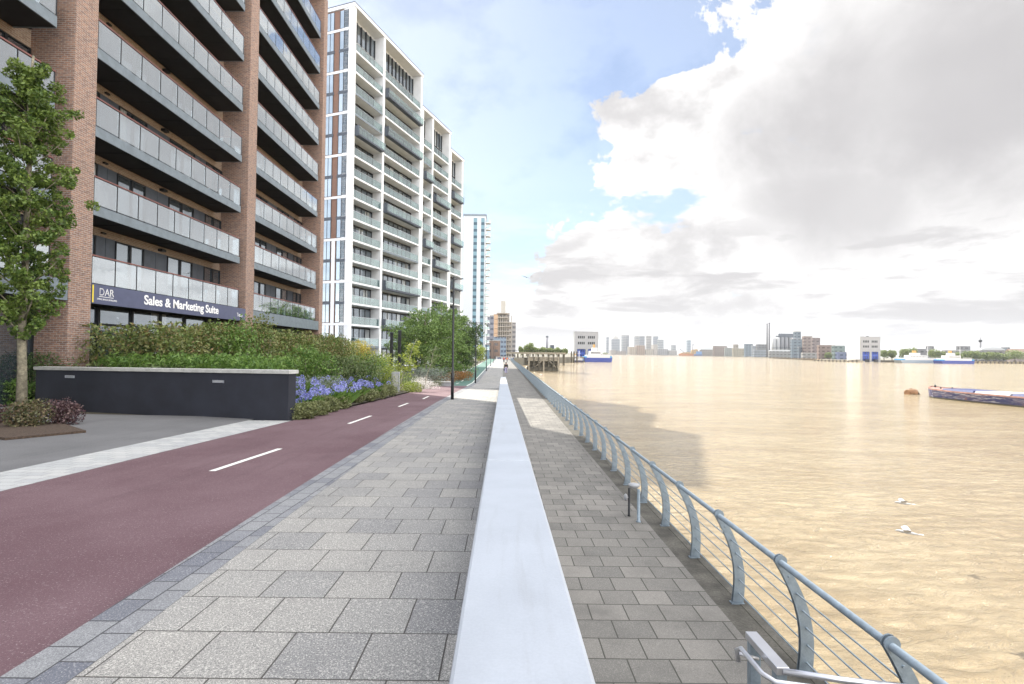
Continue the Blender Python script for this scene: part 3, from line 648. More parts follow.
# ------------------------------------------------------------------ white apartment blocks
def white_block(label, corner, ang, bays, ztop, z0, fh, depth, side, recess=1.8, projecting=(), top2=True, seed=0):
    r = thing('white_apartment_block', label, 'building', (*corner, 0), ang, 'row of white apartment blocks')
    Ltot = sum(bays); nf = int(round((ztop - .6 - z0) / fh))
    fh = (ztop - .6 - z0) / nf
    b = MB(); b.box(.3, Ltot - .05, recess, depth, z0, ztop - .5); b.build('wall', M['render_white'], r)
    b = MB(); b.box(-.12, Ltot + .12, -.12, depth, ztop - .5, ztop); b.build('roof_edge', M['render_white'], r)
    b = MB(); b.box(-.14, Ltot + .14, -.14, depth, ztop + .002, ztop + .12); b.build('roof_capping', M['cladding'], r)
    # frame: piers and floor bands
    xs = [0]
    for w_ in bays: xs.append(xs[-1] + w_)
    pr = MB()
    for i, x in enumerate(xs):
        x0 = max(0, x - .27) if i else 0; x1 = x0 + .54 if i < len(xs) - 1 else Ltot
        if i == len(xs) - 1: x0 = Ltot - .6
        pr.box(x0, x1, 0, recess - .002, 0 if z0 < 2 else z0, ztop - .5)
    pr.build('piers', M['render_white'], r)
    bal = None
    proto = {}
    rr = random.Random(seed)
    for k in range(nf + 1):
        z = z0 + k * fh
        if k == nf: break
        top = top2 and k == nf - 1
        for i in range(len(bays)):
            a, c = xs[i] + (.541 if i == 0 else .271), xs[i + 1] - (.61 if i == len(bays) - 1 else .272)
            if not (top2 and k == nf - 1):
                f = MB(); f.box(a, c, .06, recess - .004, z - .12, z + .15); f.build('floor_band', M['render_white'], r)
                key = (i,)
                if key not in proto:
                    g = MB(); g.box(a + .02, c - .02, recess - .05, recess - .02, .2, fh - .25); go = g.build('window', M['window'], r)
                    fr = MB(); n = max(3, int((c - a) / 1.3))
                    for q in range(n + 1): xx = a + (c - a) * q / n; fr.box(max(a, xx - .05), min(c, xx + .05), recess - .12, recess - .052, .18, fh - .2)
                    fr.box(a, c, recess - .12, recess - .052, fh - .45, fh - .2); fr.build('frame', M['dark_metal'], go)
                    gb = MB(); n = max(3, int((c - a) / 1.5))
                    for q in range(n): gb.box(a + (c - a) * q / n + .02, a + (c - a) * (q + 1) / n - .02, .10, .12, .17, 1.25)
                    gl_ = gb.build('balcony_glass', M['glass_green'], r)
                    rb = MB(); rb.box(a, c, .09, .13, 1.25, 1.29); rb.build('handrail', M['steel'], gl_)
                    proto[key] = (go, gl_)
                    og, ob = go, gl_
                else:
                    og, ob = copy_tree(proto[key][0]), copy_tree(proto[key][1]); og.parent = r; ob.parent = r
                og.location = (0, 0, z); ob.location = (0, 0, z)
                if (i, nf - k) in projecting:
                    ob.location = (0, -.75, z)
                    pb = MB(); pb.box(a + .05, c - .4, -.72, .06, z - .16, z + .12); pb.box(a + .05, a + .16, -.72, .6, z + .121, z + 1.35); pb.build('projecting_balcony', M['cladding'], r)
                elif rr.random() < .22:
                    pb = MB(); pb.box(a + .02, c - .02, .02, .058, z - .2, z + .12); pb.build('dark_band', M['fascia'], r)
            elif k == nf - 1:      # double height top storey
                pass
    if top2:
        z = z0 + (nf - 2) * fh
        for i in range(len(bays)):
            a, c = xs[i] + (.541 if i == 0 else .271), xs[i + 1] - (.61 if i == len(bays) - 1 else .272)
            g = MB(); g.box(a, c, recess - .06, recess - .03, z + fh, z + 2 * fh - .3); go = g.build('window', M['window'], r)
            fr = MB(); n = max(4, int((c - a) / 1.1))
            for q in range(n + 1): xx = a + (c - a) * q / n; fr.box(max(a, xx - .11), min(c, xx + .11), recess - .18, recess - .07, z + .9, z + 2 * fh - .25)
            fr.build('frame', M['dark_metal'], go)
    # side facing the camera (local x = 0), brick and window columns between white bands
    if side:
        b = MB(); b.box(.06, .3, .9, depth - .1, z0, ztop - .52); b.build('side_wall', M['brick_brown'], r)
        w1 = MB(); w2 = MB(); sb = MB(); pr2 = MB()
        sp = None
        for k in range(nf):
            z = z0 + k * fh
            for u, (a, c) in enumerate(((.95, 2.5), (3.5, 4.9), (6.2, 7.6), (9.2, 10.6))):
                if sp is None or len(sp) <= u:
                    g = MB(); g.box(.0, .055, a, c, .35, fh - .12); go = g.build('window', M['window_blue'], r)
                    fr = MB(); fr.box(-.03, .0, a, a + .06, .3, fh - .1); fr.box(-.03, 0, c - .06, c, .3, fh - .1); fr.box(-.03, 0, (a + c) / 2 - .03, (a + c) / 2 + .03, .3, fh - .1); fr.build('frame', M['dark_metal'], go)
                    sp = (sp or []) + [go]; og = go
                else: og = copy_tree(sp[u]); og.parent = r
                og.location = (0, 0, z)
            if k % 2 == 0: sb.box(-.05, .28, .05, depth - .2, z - .1, z + .25)
            elif k < 6: sb.box(-.03, .06, 2.7, 3.3, z - fh + .26, z + fh - .12)
        for a in (5.2, 8.2): sb.box(-.04, .06, a, a + .5, z0 + .3, ztop - .52)
        sb.build('side_bands', M['render_white'], r)
        for k in range(1, nf, 2):
            z = z0 + k * fh; db = MB(); db.box(-.035, .05, .9, 2.6, z - .12, z + .3); db.build('spandrel', M['cladding'], r); db = MB(); db.box(-.035, .05, 3.4, depth - 1, z - .12, z + .3); db.build('spandrel', M['cladding'], r)
    return r
ANG = math.atan2(1, .36)
du = Vector((.36, 1)).normalized()
cA = Vector((-22.3, 74)); 
white_block('tallest white apartment block with brick side wall, next beyond the brick building', cA, ANG, [8.05, 12.55], WZ(2.6, 74, 355), .6, 3.1, 12, True, projecting=((1, 3), (1, 5), (1, 9), (1, 13), (1, 15), (0, 6)), seed=2)
cB = cA + du * 20.75
white_block('middle white apartment block, one step lower than the tallest', cB, ANG, [4.2, 7.6], WZ(106, 93.5, 424), .5, 3.1, 12, False, projecting=((0, 4), (1, 5), (1, 9), (1, 12), (0, 8)), seed=4)
cC = cB + du * 11.95
white_block('farthest and lowest white apartment block in the row of three', cC, ANG, [6.3], WZ(151, 106, 452), .5, 3.1, 12, False, projecting=((0, 3), (0, 6), (0, 9)), seed=5)

# slim far tower with blue glass and stacked round-ended balconies
D = 233; xL, xR = WX(462, D), WX(484.5, D); zt = WZ(216, D)
T = thing('slim_white_tower', 'tall slim white tower with blue window columns and stacked balconies on its right edge', 'building', (xL, D, 0))
b = MB(); b.box(0, xR - xL, 0, 16, -.3, zt); b.build('wall', plain('tower_white', (.52, .55, .58), .6, var=.04), T)
b = MB(); b.box(-.2, xR - xL + .2, -.2, 16.2, zt, zt + .8); b.build('roof', M['fascia'], T)
for (p0, p1) in ((472.0, 475.6), (479.6, 483)):
    b = MB(); b.box(WX(p0, D) - xL, WX(p1, D) - xL, -.06, -.003, 3, zt - 1); b.build('window_column', band_mat('tower_glass', (.17, .29, .35), (.05, .09, .12), 3.05, 50, .42, 1.0), T)
bp_ = None
for k in range(20):
    if bp_ is None:
        b = MB(); pts_ = [(xR - xL, -.5, 0), (xR - xL + 1.4, -.5, 0), (xR - xL + 2.1, .3, 0), (xR - xL + 2.1, 3, 0), (xR - xL, 3, 0)]
        b.prism(pts_, (0, 0, .28)); bp_ = b.build('balcony', M['render_white'], T)
        b = MB(); b.prism([(x, y, z + .28) for x, y, z in pts_], (0, 0, 1.0)); b.build('balcony_glass', M['glass_green'], bp_); o = bp_
    else: o = copy_tree(bp_); o.parent = T
    o.location = (0, 0, 4 + k * 3.05)

# ------------------------------------------------------------------ the dark planter wall
pw0 = Vector((-15.75, 17.3)); pw1 = Vector((-6.1, 14.62)); dv = pw1 - pw0; ln = dv.length
PW = thing('planter_wall', 'dark navy rendered planter wall with pale stone coping beside the plaza', 'wall', (pw0.x, pw0.y, 0), math.atan2(dv.y, dv.x))
zg = zl(*pw1); zt0 = WZ(366.6, 17.3, 35); zt1 = WZ(370.2, 14.62, 290)
b = MB(); b.prism([(0, 0, .8), (ln, 0, .8), (ln, 0, zt1 - .11), (0, 0, zt0 - .11)], (0, .32, 0)); b.build('wall_body', M['navy_render'], PW)
for k in range(8):
    a, c = ln * k / 8, ln * (k + 1) / 8; za = zt0 + (zt1 - zt0) * k / 8; zc = zt0 + (zt1 - zt0) * (k + 1) / 8
    e0 = -.05 if k == 0 else .004; e1 = .05 if k == 7 else -.004
    b = MB(); b.prism([(a + e0, -.05, za - .108), (c + e1, -.05, zc - .108), (c + e1, -.05, zc), (a + e0, -.05, za)], (0, .42, 0)); b.build('coping', M['stone'], PW, bevel=.008)
for u in (1.35, 7.35):
    b = MB(); b.box(u, u + .42, -.012, .0, zt0 - .34, zt0 - .26); o = b.build('recessed_light', M['steel'], PW); b = MB(); b.box(u + .04, u + .38, -.016, -.0125, zt0 - .325, zt0 - .275); b.build('lens', M['granite'], o)

# ------------------------------------------------------------------ vegetation
def tree(name, label, cat, loc, h, r, trunk_r, mleaf, nleaf, lsize, bole=.2, lean=(0, 0), group=None, limbs=26, bark='bark', fast=.55, droop=0, shape='oval', cl=.27):
    T_ = thing(name, label, cat, (loc[0], loc[1], zl(*loc[:2]) if len(loc) < 3 else loc[2]), random.uniform(0, 6), group)
    T_.rotation_euler = (0, 0, 0)
    tr = MB(); npt = 9; P = []
    for i in range(npt):
        s_ = i / (npt - 1); P.append(Vector((lean[0] * s_ * h + .05 * math.sin(i * 1.7), lean[1] * s_ * h + .05 * math.cos(i * 2.1), s_ * h * .94)))
    tr.tube(P, [trunk_r * (1.25 if i == 0 else (1 - i / npt) ** .8 + .08) for i in range(npt)], 10)
    pts_ = []; sz = []
    for i in range(limbs):
        s_ = bole + (1 - bole) * (i + .5) / limbs * .93; a = i * 2.4 + random.uniform(-.5, .5)
        base_ = P[0].lerp(P[-1], s_); base_ = Vector((lean[0] * s_ * h, lean[1] * s_ * h, s_ * h * .94))
        if shape == 'oval': env = r * math.sin(math.pi * min(1, (s_ - bole) / (1 - bole) * .82 + .16)) ** .7
        else: env = r * (1.05 - (s_ - bole) / (1 - bole)) ** .6
        env *= random.uniform(.7, 1.12)
        tip = base_ + Vector((math.cos(a) * env, math.sin(a) * env, env * fast))
        mid = base_.lerp(tip, .5) + Vector((0, 0, -env * .08))
        tip.z -= droop * env
        tr.tube([base_, mid, tip], [trunk_r * .33 * (1.1 - s_), trunk_r * .18 * (1.1 - s_) + .004, .005], 5)
        for q in range(7):
            s2 = .3 + .75 * q / 6; c_ = base_.lerp(tip, s2) + Vector(rng.normal(size=3)) * env * .16
            rad = max(.17, env * cl) * random.uniform(.7, 1.25); pts_.append((c_, rad))
    tr.build('trunk', M[bark], T_)
    tot = sum(rd ** 2 for _, rd in pts_); arr = []
    for c_, rd in pts_:
        n = max(6, int(nleaf * rd ** 2 / tot)); arr.append(clump_pts(c_, (rd, rd, rd * .75), n, .35))
    leaves('crown', mleaf, np.concatenate(arr), lsize, T_, up=.1 - droop)
    return T_
def bush(name, label, cat, c, rad, mleaf, n, lsize, group=None, stems=True, lumps=9, zbase=None, up=.4, aspect=.55):
    z0 = zl(c[0], c[1]) if zbase is None else zbase
    B_ = thing(name, label, cat, (c[0], c[1], z0 - .02), 0, group)
    arr = []
    for i in range(lumps):
        a = i * 2.4; k = .55 * math.sqrt((i + .5) / lumps)
        cc = (rad[0] * k * math.cos(a), rad[1] * k * math.sin(a), rad[2] * (random.uniform(.42, .62)))
        rr_ = np.array([rad[0] * .55, rad[1] * .55, rad[2] * .46]) * random.uniform(.8, 1.15)
        arr.append(clump_pts(cc, rr_, n // lumps, .6))
    A = np.concatenate(arr); A[:, 2] = np.maximum(A[:, 2], .03); leaves('foliage', mleaf, A, lsize, B_, up=up, aspect=aspect)
    if stems:
        s_ = MB()
        for i in range(8):
            a = i * .8; s_.tube([(0.05 * math.cos(a), .05 * math.sin(a), 0), (rad[0] * .5 * math.cos(a), rad[1] * .5 * math.sin(a), rad[2] * .7)], [.02, .008], 5)
        s_.build('stems', M['bark'], B_)
    return B_
def blades(name, m, c, rad, n, h, wd, parent, spread=.5):
    b = MB()
    for i in range(n):
        a = random.uniform(0, 6.283); k = random.random() ** .5; x = c[0] + rad[0] * k * math.cos(a); y = c[1] + rad[1] * k * math.sin(a)
        hh = h * random.uniform(.7, 1.15); s_ = spread * hh * random.uniform(.3, 1.2); a2 = a + random.uniform(-.8, .8); dx, dy = math.cos(a2), math.sin(a2); px_, py_ = -dy * wd, dx * wd
        P_ = [(x, y, c[2]), (x + dx * s_ * .4, y + dy * s_ * .4, c[2] + hh * .65), (x + dx * s_, y + dy * s_, c[2] + hh * random.uniform(.75, 1))]
        b.poly([(P_[0][0] - px_, P_[0][1] - py_, P_[0][2]), (P_[0][0] + px_, P_[0][1] + py_, P_[0][2]), (P_[1][0] + px_, P_[1][1] + py_, P_[1][2]), (P_[2][0], P_[2][1], P_[2][2]), (P_[1][0] - px_, P_[1][1] - py_, P_[1][2])])
    return b.build(name, m, parent)

# near tree in its pit
tx, ty = -13.25, 14.1
tree('street_tree', 'tall narrow leafy tree with mottled trunk standing in the mulch pit', 'tree', (tx, ty), 10.7, 1.0, .108, L['tree'], 32000, .10, bole=.2, lean=(.006, 0), limbs=64, fast=1.0, cl=.20)
a = [G(-30, 436), G(5, 441.5), G(86, 433.5), G(60, 425.5), G(-30, 424)]
b = MB(); b.prism([(x, y, zl(x, y) + .006) for x, y in a], (0, 0, .05)); tag(b.build('tree_pit', M['mulch']), 'bark mulch bed around the foot of the tall tree', 'flower bed')
bush('low_shrub', 'rounded variegated shrub directly in front of the tree trunk', 'shrub', (WX(28, 12.2), 12.2), (.52, .42, .68), L['variegated'], 2600, .06, 'shrubs in the mulch bed')
bush('low_shrub', 'dark purple leaved shrub just right of the tree trunk', 'shrub', (WX(64, 12.9), 12.9), (.48, .42, .66), L['purple'], 2400, .06, 'shrubs in the mulch bed')
bush('low_shrub', 'purple shrub cut by the left edge of the picture', 'shrub', (WX(-6, 12.6), 12.6), (.36, .4, .5), L['purple'], 1600, .06, 'shrubs in the mulch bed')
# hedge
H_ = thing('hedge', 'long tall clipped hedge with bronze tips in front of the brick building', 'hedge', (-12.8, 18, 1.0))
arr = []
for y in np.arange(18.6, 41.5, .55):
    for x in (-.9, .1, .9):
        hh = 2.95 + .18 * math.sin(y * .9) + random.uniform(-.18, .22) - max(0, y - 40) * .012
        for z in np.arange(.5, hh, .62):
            arr.append(clump_pts((x + random.uniform(-.12, .12), y - 18, min(z + .25, hh - .35) ), (.55, .5, .46), 95, .6))
for x in np.arange(-3.2, 0, .6):
    for y in (18.9, 19.8):
        for z in np.arange(.5, 2.8, .6): arr.append(clump_pts((x, y - 18, min(z + .25, 2.55)), (.55, .5, .46), 90, .6))
A = np.concatenate(arr); leaves('foliage', L['hedge'], A, .14, H_)
b = MB()
for y in np.arange(19, 41, 1.4): b.tube([(0, y - 18, -.2), (0, y - 18, 2.2)], .04, 5)
b.build('stems', M['bark'], H_)
bush('broad_shrub', 'fresh green broad shrub rising above the hedge below the sign', 'shrub', (-11.6, 22.2), (1.2, 1.3, 3.35), L['fern'], 3200, .13, lumps=13, zbase=1.0)
bush('broad_shrub', 'tall green bush leaning over the hedge beneath the end of the sign', 'shrub', (-11.7, 24.6), (1.1, 1.2, 3.75), L['hedge'], 3200, .12, lumps=13, zbase=1.0)
bush('golden_bush', 'golden yellow bush at the far end of the hedge', 'shrub', (-12.4, 43.6), (1.6, 1.8, 3.3), L['gold'], 6500, .13, lumps=11, zbase=.6)
bush('dark_shrub', 'dark evergreen shrub left of the brick pillar foot behind the tree', 'shrub', (-16.6, 18.2), (1.6, .7, 1.95), L['dark'], 5000, .09, zbase=1.1)
bush('dark_shrub', 'low bright green shrub left of the planter wall end', 'shrub', (-16.9, 17.5), (1.1, .4, .95), L['fern'], 1800, .09, zbase=1.1)
bush('dark_shrub', 'dark bush beyond the golden bush below the white block', 'shrub', (-11.5, 47.5), (1.8, 1.6, 2.7), L['dark'], 3600, .11, zbase=.3)
# ferny ground cover behind the planter wall
gc = MB(); G1 = []
for i in range(230):
    x = random.uniform(-14, -7.2); y = 14.62 + (-6.1 - x) * .265 + random.uniform(.9, 3.4); G1.append((x, y, 1.0))
arr = [clump_pts((x, y, 1.0 + random.uniform(1.45, 1.75)), (.4, .35, .22), 26, .5) for x, y, z in G1]
o = leaves('fern_cover', L['fern'], np.concatenate(arr), .17, None, up=.6, aspect=.28); tag(o, 'bright green ferny ground cover filling the planter behind the dark wall', 'plants', kind='stuff')
# planting bed surface (mounds up to the hedge)
YW = lambda x: 14.62 + max(0, -6.1 - x) * .265      # planter wall line
bedL = interp([(14.9, -8.8), (18, -12), (50, -13.5)])
b = MB(); ys_ = list(np.arange(15, 44, 1)); nx = 7
for y in ys_:
    for j in range(nx):
        s_ = j / (nx - 1); x = redL(y) - .05 + (-12.6 - redL(y)) * s_; z = zl(x, y) + .05 + 1.0 * (1 - math.cos(min(1, s_ * 1.3) * math.pi)) / 2
        b.v.append((x, max(y, YW(x) + .34), z))
for i in range(len(ys_) - 1):
    for j in range(nx - 1): k = i * nx + j; b.f.append((k, k + nx, k + nx + 1, k + 1)); b.sm.append(True)
struct(b.build('planting_bed_ground', M['soil']))
def bedz(x, y):
    s_ = (redL(y) - .05 - x) / (12.6 + redL(y)); s_ = min(max(s_, 0), 1); return zl(x, y) + .05 + 1.0 * (1 - math.cos(min(1, s_ * 1.3) * math.pi)) / 2
# green fill under the flowers
arr = []
for i in range(1500):
    y = 15.2 + random.random() ** 1.2 * 28; x = redL(y) - 1.5 - random.random() * 5.4
    if y < YW(x) + .75: continue
    arr.append(clump_pts((x, y, bedz(x, y) + .22), (.4, .4, .28), 22, .4))
o = leaves('ground_cover', L['grass'], np.concatenate(arr), .2, None, up=1.2, aspect=.18); tag(o, 'mixed green ground cover between the flowers and the hedge', 'plants', kind='stuff')
# mounded olive shrubs on the path edge
labs = ['first low olive mound, touching the end of the planter wall', 'second low olive mound from the planter wall along the path', 'third low olive mound along the red path edge',
        'olive mound below the nearest blue flowers', 'small olive mound behind the first ones at the wall end', 'olive mound under the middle blue flowers', 'olive mound right of the strap leaved clump', 'olive mound midway along the flower bed edge', 'olive mound before the yellow green plants']
for i, (px_, py_, r_) in enumerate(((313, 419, .5), (324, 415.5, .55), (335, 412, .5), (345, 409, .5), (316, 411, .5), (362, 404, .5), (374, 402, .6), (384, 399, .6), (393, 396.5, .6))):
    x, y = G(px_, py_); x -= .3
    bush('mounded_shrub', labs[i], 'shrub', (x, y), (r_ * .9, r_ * 1.0, random.uniform(.45, .72)), L['hebe'], 3600, .07, 'low olive mounds edging the flower bed', zbase=bedz(x, y) - .05)
# agapanthus
def agapanthus():
    r = thing('agapanthus', 'x', 'flowering plant', group='blue agapanthus in the flower bed')
    blades('leaves', L['fern'], (0, 0, 0), (.18, .18), 70, .55, .014, r, .9)
    fl = None
    for i in range(4):
        a = i * 2.4 + .4; k = .16 + .24 * (i % 3) / 2; x, y = k * math.cos(a), k * math.sin(a); h = .48 + .30 * ((i * 37) % 10) / 10
        st = MB(); st.tube([(x * .3, y * .3, 0), (x, y, h)], .008, 5); so = st.build('stalk', L['fern'], r)
        if fl is None:
            A = clump_pts((0, 0, 0), (.125, .125, .105), 50, .7); fl = leaves('flower', L['blue'], A, .065, so, up=0, aspect=.6); f = fl
        else: f = fl.copy(); COL.objects.link(f); f.parent = so
        f.location = (x, y, h)
    return r
ag = agapanthus()
spots = [(296, 388), (302, 392), (309, 394), (303, 383), (314, 388), (320, 384), (326, 392), (333, 388), (340, 384), (347, 390), (355, 386), (352, 379), (362, 380), (368, 384), (360, 375), (374, 378), (345, 376), (334, 378), (324, 377), (312, 378), (382, 382), (300, 377), (388, 377), (330, 398), (373, 390), (380, 373), (298, 396), (306, 400), (315, 397), (324, 400), (335, 394), (345, 398), (352, 396), (360, 393)]
for i, (px_, py_) in enumerate(spots):
    # find depth along the view ray that meets the bed surface (flower heads sit ~0.9 m above it)
    best = None
    for d in np.arange(15.3, 40, .1):
        x = WX(px_, d); 
        if x > redL(d) - .5 or d < YW(x) + .8: continue
        e = abs(WZ(py_, d) - (bedz(x, d) + .62))
        if best is None or e < best[0]: best = (e, x, d)
    if best is None: continue
    o = ag if i == 0 else copy_tree(ag); o.location = (best[1], best[2], bedz(best[1], best[2]) - .02); s_ = random.uniform(.8, 1.2); o.scale = (s_, s_, s_); o.rotation_euler = (0, 0, random.uniform(0, 6))
    o['label'] = 'blue agapanthus among the clumps massed between the planter wall and marker post'
# yellow-green, white and further shrubs
for nm, lb, ct, px_, d, rad, ml, n, ls in (
    ('lime_shrub', 'yellow green shrub just left of the marker post', 'shrub', 388, 30.5, (1.0, 1.0, 1.75), 'lime', 3000, .08),
    ('lime_shrub', 'bright lime mound by the path right of the marker post', 'shrub', 411, 31.5, (.9, .9, .95), 'lime', 2600, .07),
    ('lime_shrub', 'lime green mound behind the blue flowers at the hedge foot', 'shrub', 378, 34, (1.5, 1.2, 2.2), 'lime', 3500, .09),
    ('white_flowered_shrub', 'white flowered shrub beyond the marker post', 'shrub', 428, 36, (.9, .9, .85), 'whitefl', 1500, .06),
    ('white_flowered_shrub', 'pale flowered shrub between marker post and lime mound', 'shrub', 421, 38.5, (.8, .9, 1.15), 'whitefl', 1300, .06),
    ('silver_shrub', 'silver grey shrub behind the first blue flowers', 'shrub', 318, 21.5, (1.4, .8, 1.15), 'silver', 2600, .07),
    ('silver_shrub', 'long grey green shrub at the foot of the big green trees', 'shrub', 428, 47, (2.8, 1.2, 1.5), 'silver', 3500, .1),
    ('round_shrub', 'small dark round shrub at the corner of the green path', 'shrub', 436.5, 41, (.6, .6, .75), 'hebe', 1500, .06),
    ('feather_grass', 'soft green grassy shrub above the blue flowers', 'shrub', 345, 27, (2.3, 1.0, 1.9), 'grass', 3600, .14),
    ('leafy_shrub', 'leafy green shrub behind the silver grey one', 'shrub', 308, 24, (1.6, 1.0, 2.0), 'fern', 3000, .13),
    ('leafy_shrub', 'deep green shrub between blue flowers and golden bush', 'shrub', 362, 31, (1.8, 1.1, 2.0), 'fern', 3200, .12),
    ('rust_shrub', 'rust orange planting beside the green path under the trees', 'shrub', 460, 56, (1.6, 3.5, .95), 'rust', 3000, .11),
    ('rust_shrub', 'low brown hedge behind the pale stone bench', 'shrub', 440, 48.5, (2.0, .6, .75), 'rust', 1800, .09),
    ('green_shrub', 'green shrubbery between the tree trunks and rust planting', 'shrub', 452, 62, (3.2, 3.0, 1.9), 'fern', 4000, .14),
    ('clipped_shrub', 'small yellow green bush beside the far green path', 'shrub', 480.5, 150, (1.9, 2.2, 5.2), 'lime', 1800, .35)):
    x = WX(px_, d); zb = bedz(x, d) - .3 if d < 42 and x > -12.6 else zl(x, d)
    bush(nm, lb, ct, (x, d), rad, L[ml], n, ls, zbase=zb)
# strap-leaf clump at the bed edge
x, y = G(342, 408); o = thing('strap_leaf_plant', 'bright green strap leaved clump spilling onto the red path edge', 'plant', (x - .3, y, bedz(x - .3, y))); blades('leaves', L['fern'], (0, 0, 0), (.55, .6), 260, .55, .016, o, .9)
# feathery pale tree, leaning
tree('leaning_sapling', 'feathery pale yellow sapling leaning right behind the marker post', 'tree', (WX(398, 33), 33), 3.6, .75, .035, L['lime'], 1100, .11, bole=.35, lean=(.33, .0), limbs=14, bark='bark_pale', fast=.2, droop=.6)
tree('leaning_sapling', 'thin bare stemmed sapling leaning beside the pale stone bench', 'tree', (WX(424, 36), 36), 3.2, .6, .03, L['grass'], 500, .1, bole=.5, lean=(.25, .0), limbs=9, bark='bark_pale', fast=.3, droop=.3)
# group of big trees
for i, (px_, d, top, r_, lb, mt) in enumerate((
    (425, 52, 312, 2.6, 'leftmost bushy tree of the clump below the white blocks', 'willow'), (441, 56, 303, 2.9, 'tallest green tree in the clump left of the lamp column', 'willow'),
    (410, 57, 318, 2.6, 'shorter green tree at the back left of the clump', 'willow'), (461, 66, 318, 3.0, 'dark leaved tree right of the lamp column', 'dark'), (452, 62, 309, 2.6, 'green tree directly behind the nearest lamp column', 'willow'),
    (466, 84, 327, 2.2, 'small far tree at the right end of the clump', 'dark'))):
    x = WX(px_, d); h = WZ(top, d) - zl(x, d)
    tree('bushy_tree', lb, 'tree', (x, d), h * 1.08, r_, .12, L[mt], 9500, .21, bole=.1, limbs=34, group='trees beyond the flower bed', fast=.45, droop=.1, cl=.21)
# marker post, timber posts, stone bench
x, d = WX(396, 30.4), 30.4; zb = bedz(x, d)
mp = thing('marker_post', 'grey stone marker post standing among the flowers', 'post', (x, d, zb - .1))
b = MB(); b.box(-.24, .24, -.11, .11, 0, 1.25); b.build('slab', M['granite'], mp, bevel=.01); b = MB(); b.box(-.17, .17, -.118, -.111, .45, 1.1); b.build('panel', M['stone'], mp)
for i, (px_, py_) in enumerate(((391.5, 333), (399.5, 331))):
    d = 47; o = thing('dark_pillar', ['left one of two dark slim pillars before the white block', 'right one of two dark slim pillars before the white block'][i], 'pillar', (WX(px_, d), d, zl(-11, d)))
    b = MB(); b.box(-.13, .13, -.13, .13, 0, WZ(py_, d) - zl(-11, d)); b.build('shaft', M['dark_metal'], o, bevel=.02); b = MB(); b.box(-.15, .15, -.15, .15, WZ(py_, d) - zl(-11, d), WZ(py_, d) - zl(-11, d) + .06); b.build('cap', M['cladding'], o)
x0, y0 = G(424, 386.5); x1, y1 = G(446, 385)
sb = thing('stone_bench', 'long pale stone block bench at the corner where green path begins', 'bench', (x0 - 1.6, y0 + 1, zl(x0, y0) - .25))
b = MB(); b.box(0, 3.6, 0, .6, 0, .5); b.build('base', M['granite'], sb, bevel=.01); b = MB(); b.box(-.06, 3.66, -.06, .66, .5, .6); b.build('seat', M['stone'], sb, bevel=.01)

# ------------------------------------------------------------------ people
def person(label, loc, h, top, bottom, rz=0, bag=None, stride=.16, hair=(.03, .02, .015)):
    s = h / 1.7
    r = thing('person', label, 'person', loc, rz)
    V = [(0, 0, .95), (0, 0, 1.15), (0, .0, 1.38), (0, .01, 1.46), (0, .02, 1.56), (0, .02, 1.66),
         (.09, 0, .88), (.10, stride, .5), (.10, stride * .9, .08), (.10, stride * .9 + .14, .04),
         (-.09, 0, .88), (-.10, -stride * .3, .5), (-.10, -stride * 1.5, .13), (-.10, -stride * 1.5 + .12, .04),
         (.18, 0, 1.36), (.23, -.03, 1.1), (.24, .08, .88), (.24, .12, .80),
         (-.18, 0, 1.36), (-.23, .02, 1.1), (-.24, -.02, .86), (-.24, 0, .78)]
    Rr = [.14, .115, .14, .055, .085, .07, .095, .065, .045, .035, .095, .065, .045, .035, .055, .042, .032, .03, .055, .042, .032, .03]
    E = [(0, 1), (1, 2), (2, 3), (3, 4), (4, 5), (0, 6), (6, 7), (7, 8), (8, 9), (0, 10), (10, 11), (11, 12), (12, 13), (2, 14), (14, 15), (15, 16), (16, 17), (2, 18), (18, 19), (19, 20), (20, 21)]
    def skin(name, idx, grow, m, tweak=None):
        mp_ = {k: i for i, k in enumerate(idx)}; ed = [(mp_[a], mp_[c]) for a, c in E if a in mp_ and c in mp_]
        me = bpy.data.meshes.new(name); me.from_pydata([tuple(q * s for q in V[k]) for k in idx], ed, [])
        o = bpy.data.objects.new(name, me); COL.objects.link(o); o.parent = r
        md = o.modifiers.new('skin', 'SKIN')
        for i, k in enumerate(idx):
            rr_ = (Rr[k] * s + grow) * (tweak or {}).get(k, 1); me.skin_vertices[0].data[i].radius = (rr_, rr_ * (.72 if k in (0, 1, 2) else 1)); me.skin_vertices[0].data[i].use_root = (i == 0)
        o.modifiers.new('sub', 'SUBSURF').levels = 1; o.modifiers['sub'].render_levels = 2; me.materials.append(m); return o
    skin('body', list(range(22)), 0, plain('skin', (.42, .25, .18), .6))
    skin('top', [2, 1, 0, 14, 15, 16, 18, 19, 20], .034, top)
    skin('trousers', [0, 6, 7, 8, 10, 11, 12], .014, bottom, {0: 1.0, 7: 1.15, 11: 1.15})
    A = MB(); A.lathe([(.0, 1.70 * s), (.06 * s, 1.69 * s), (.092 * s, 1.63 * s), (.095 * s, 1.55 * s), (.075 * s, 1.47 * s), (.05 * s, 1.42 * s)][::-1], (0, -.012 * s, 0), 12); A.build('hair', plain('hair', hair, .6), r)
    if bag:
        g = thing('shopping_bag', bag[0], 'bag', Vector(loc) + Vector((-.27 * s, 0, .42)), rz)
        b = MB(); b.box(-.06, .06, -.16, .16, 0, .3); b.build('body', bag[1], g, bevel=.02); b = MB(); b.tube([(0, -.08, .3), (0, -.06, .42), (0, .06, .42), (0, .08, .3)], .008, 6); b.build('handle', bag[1], g)
    return r
dp = 72.5
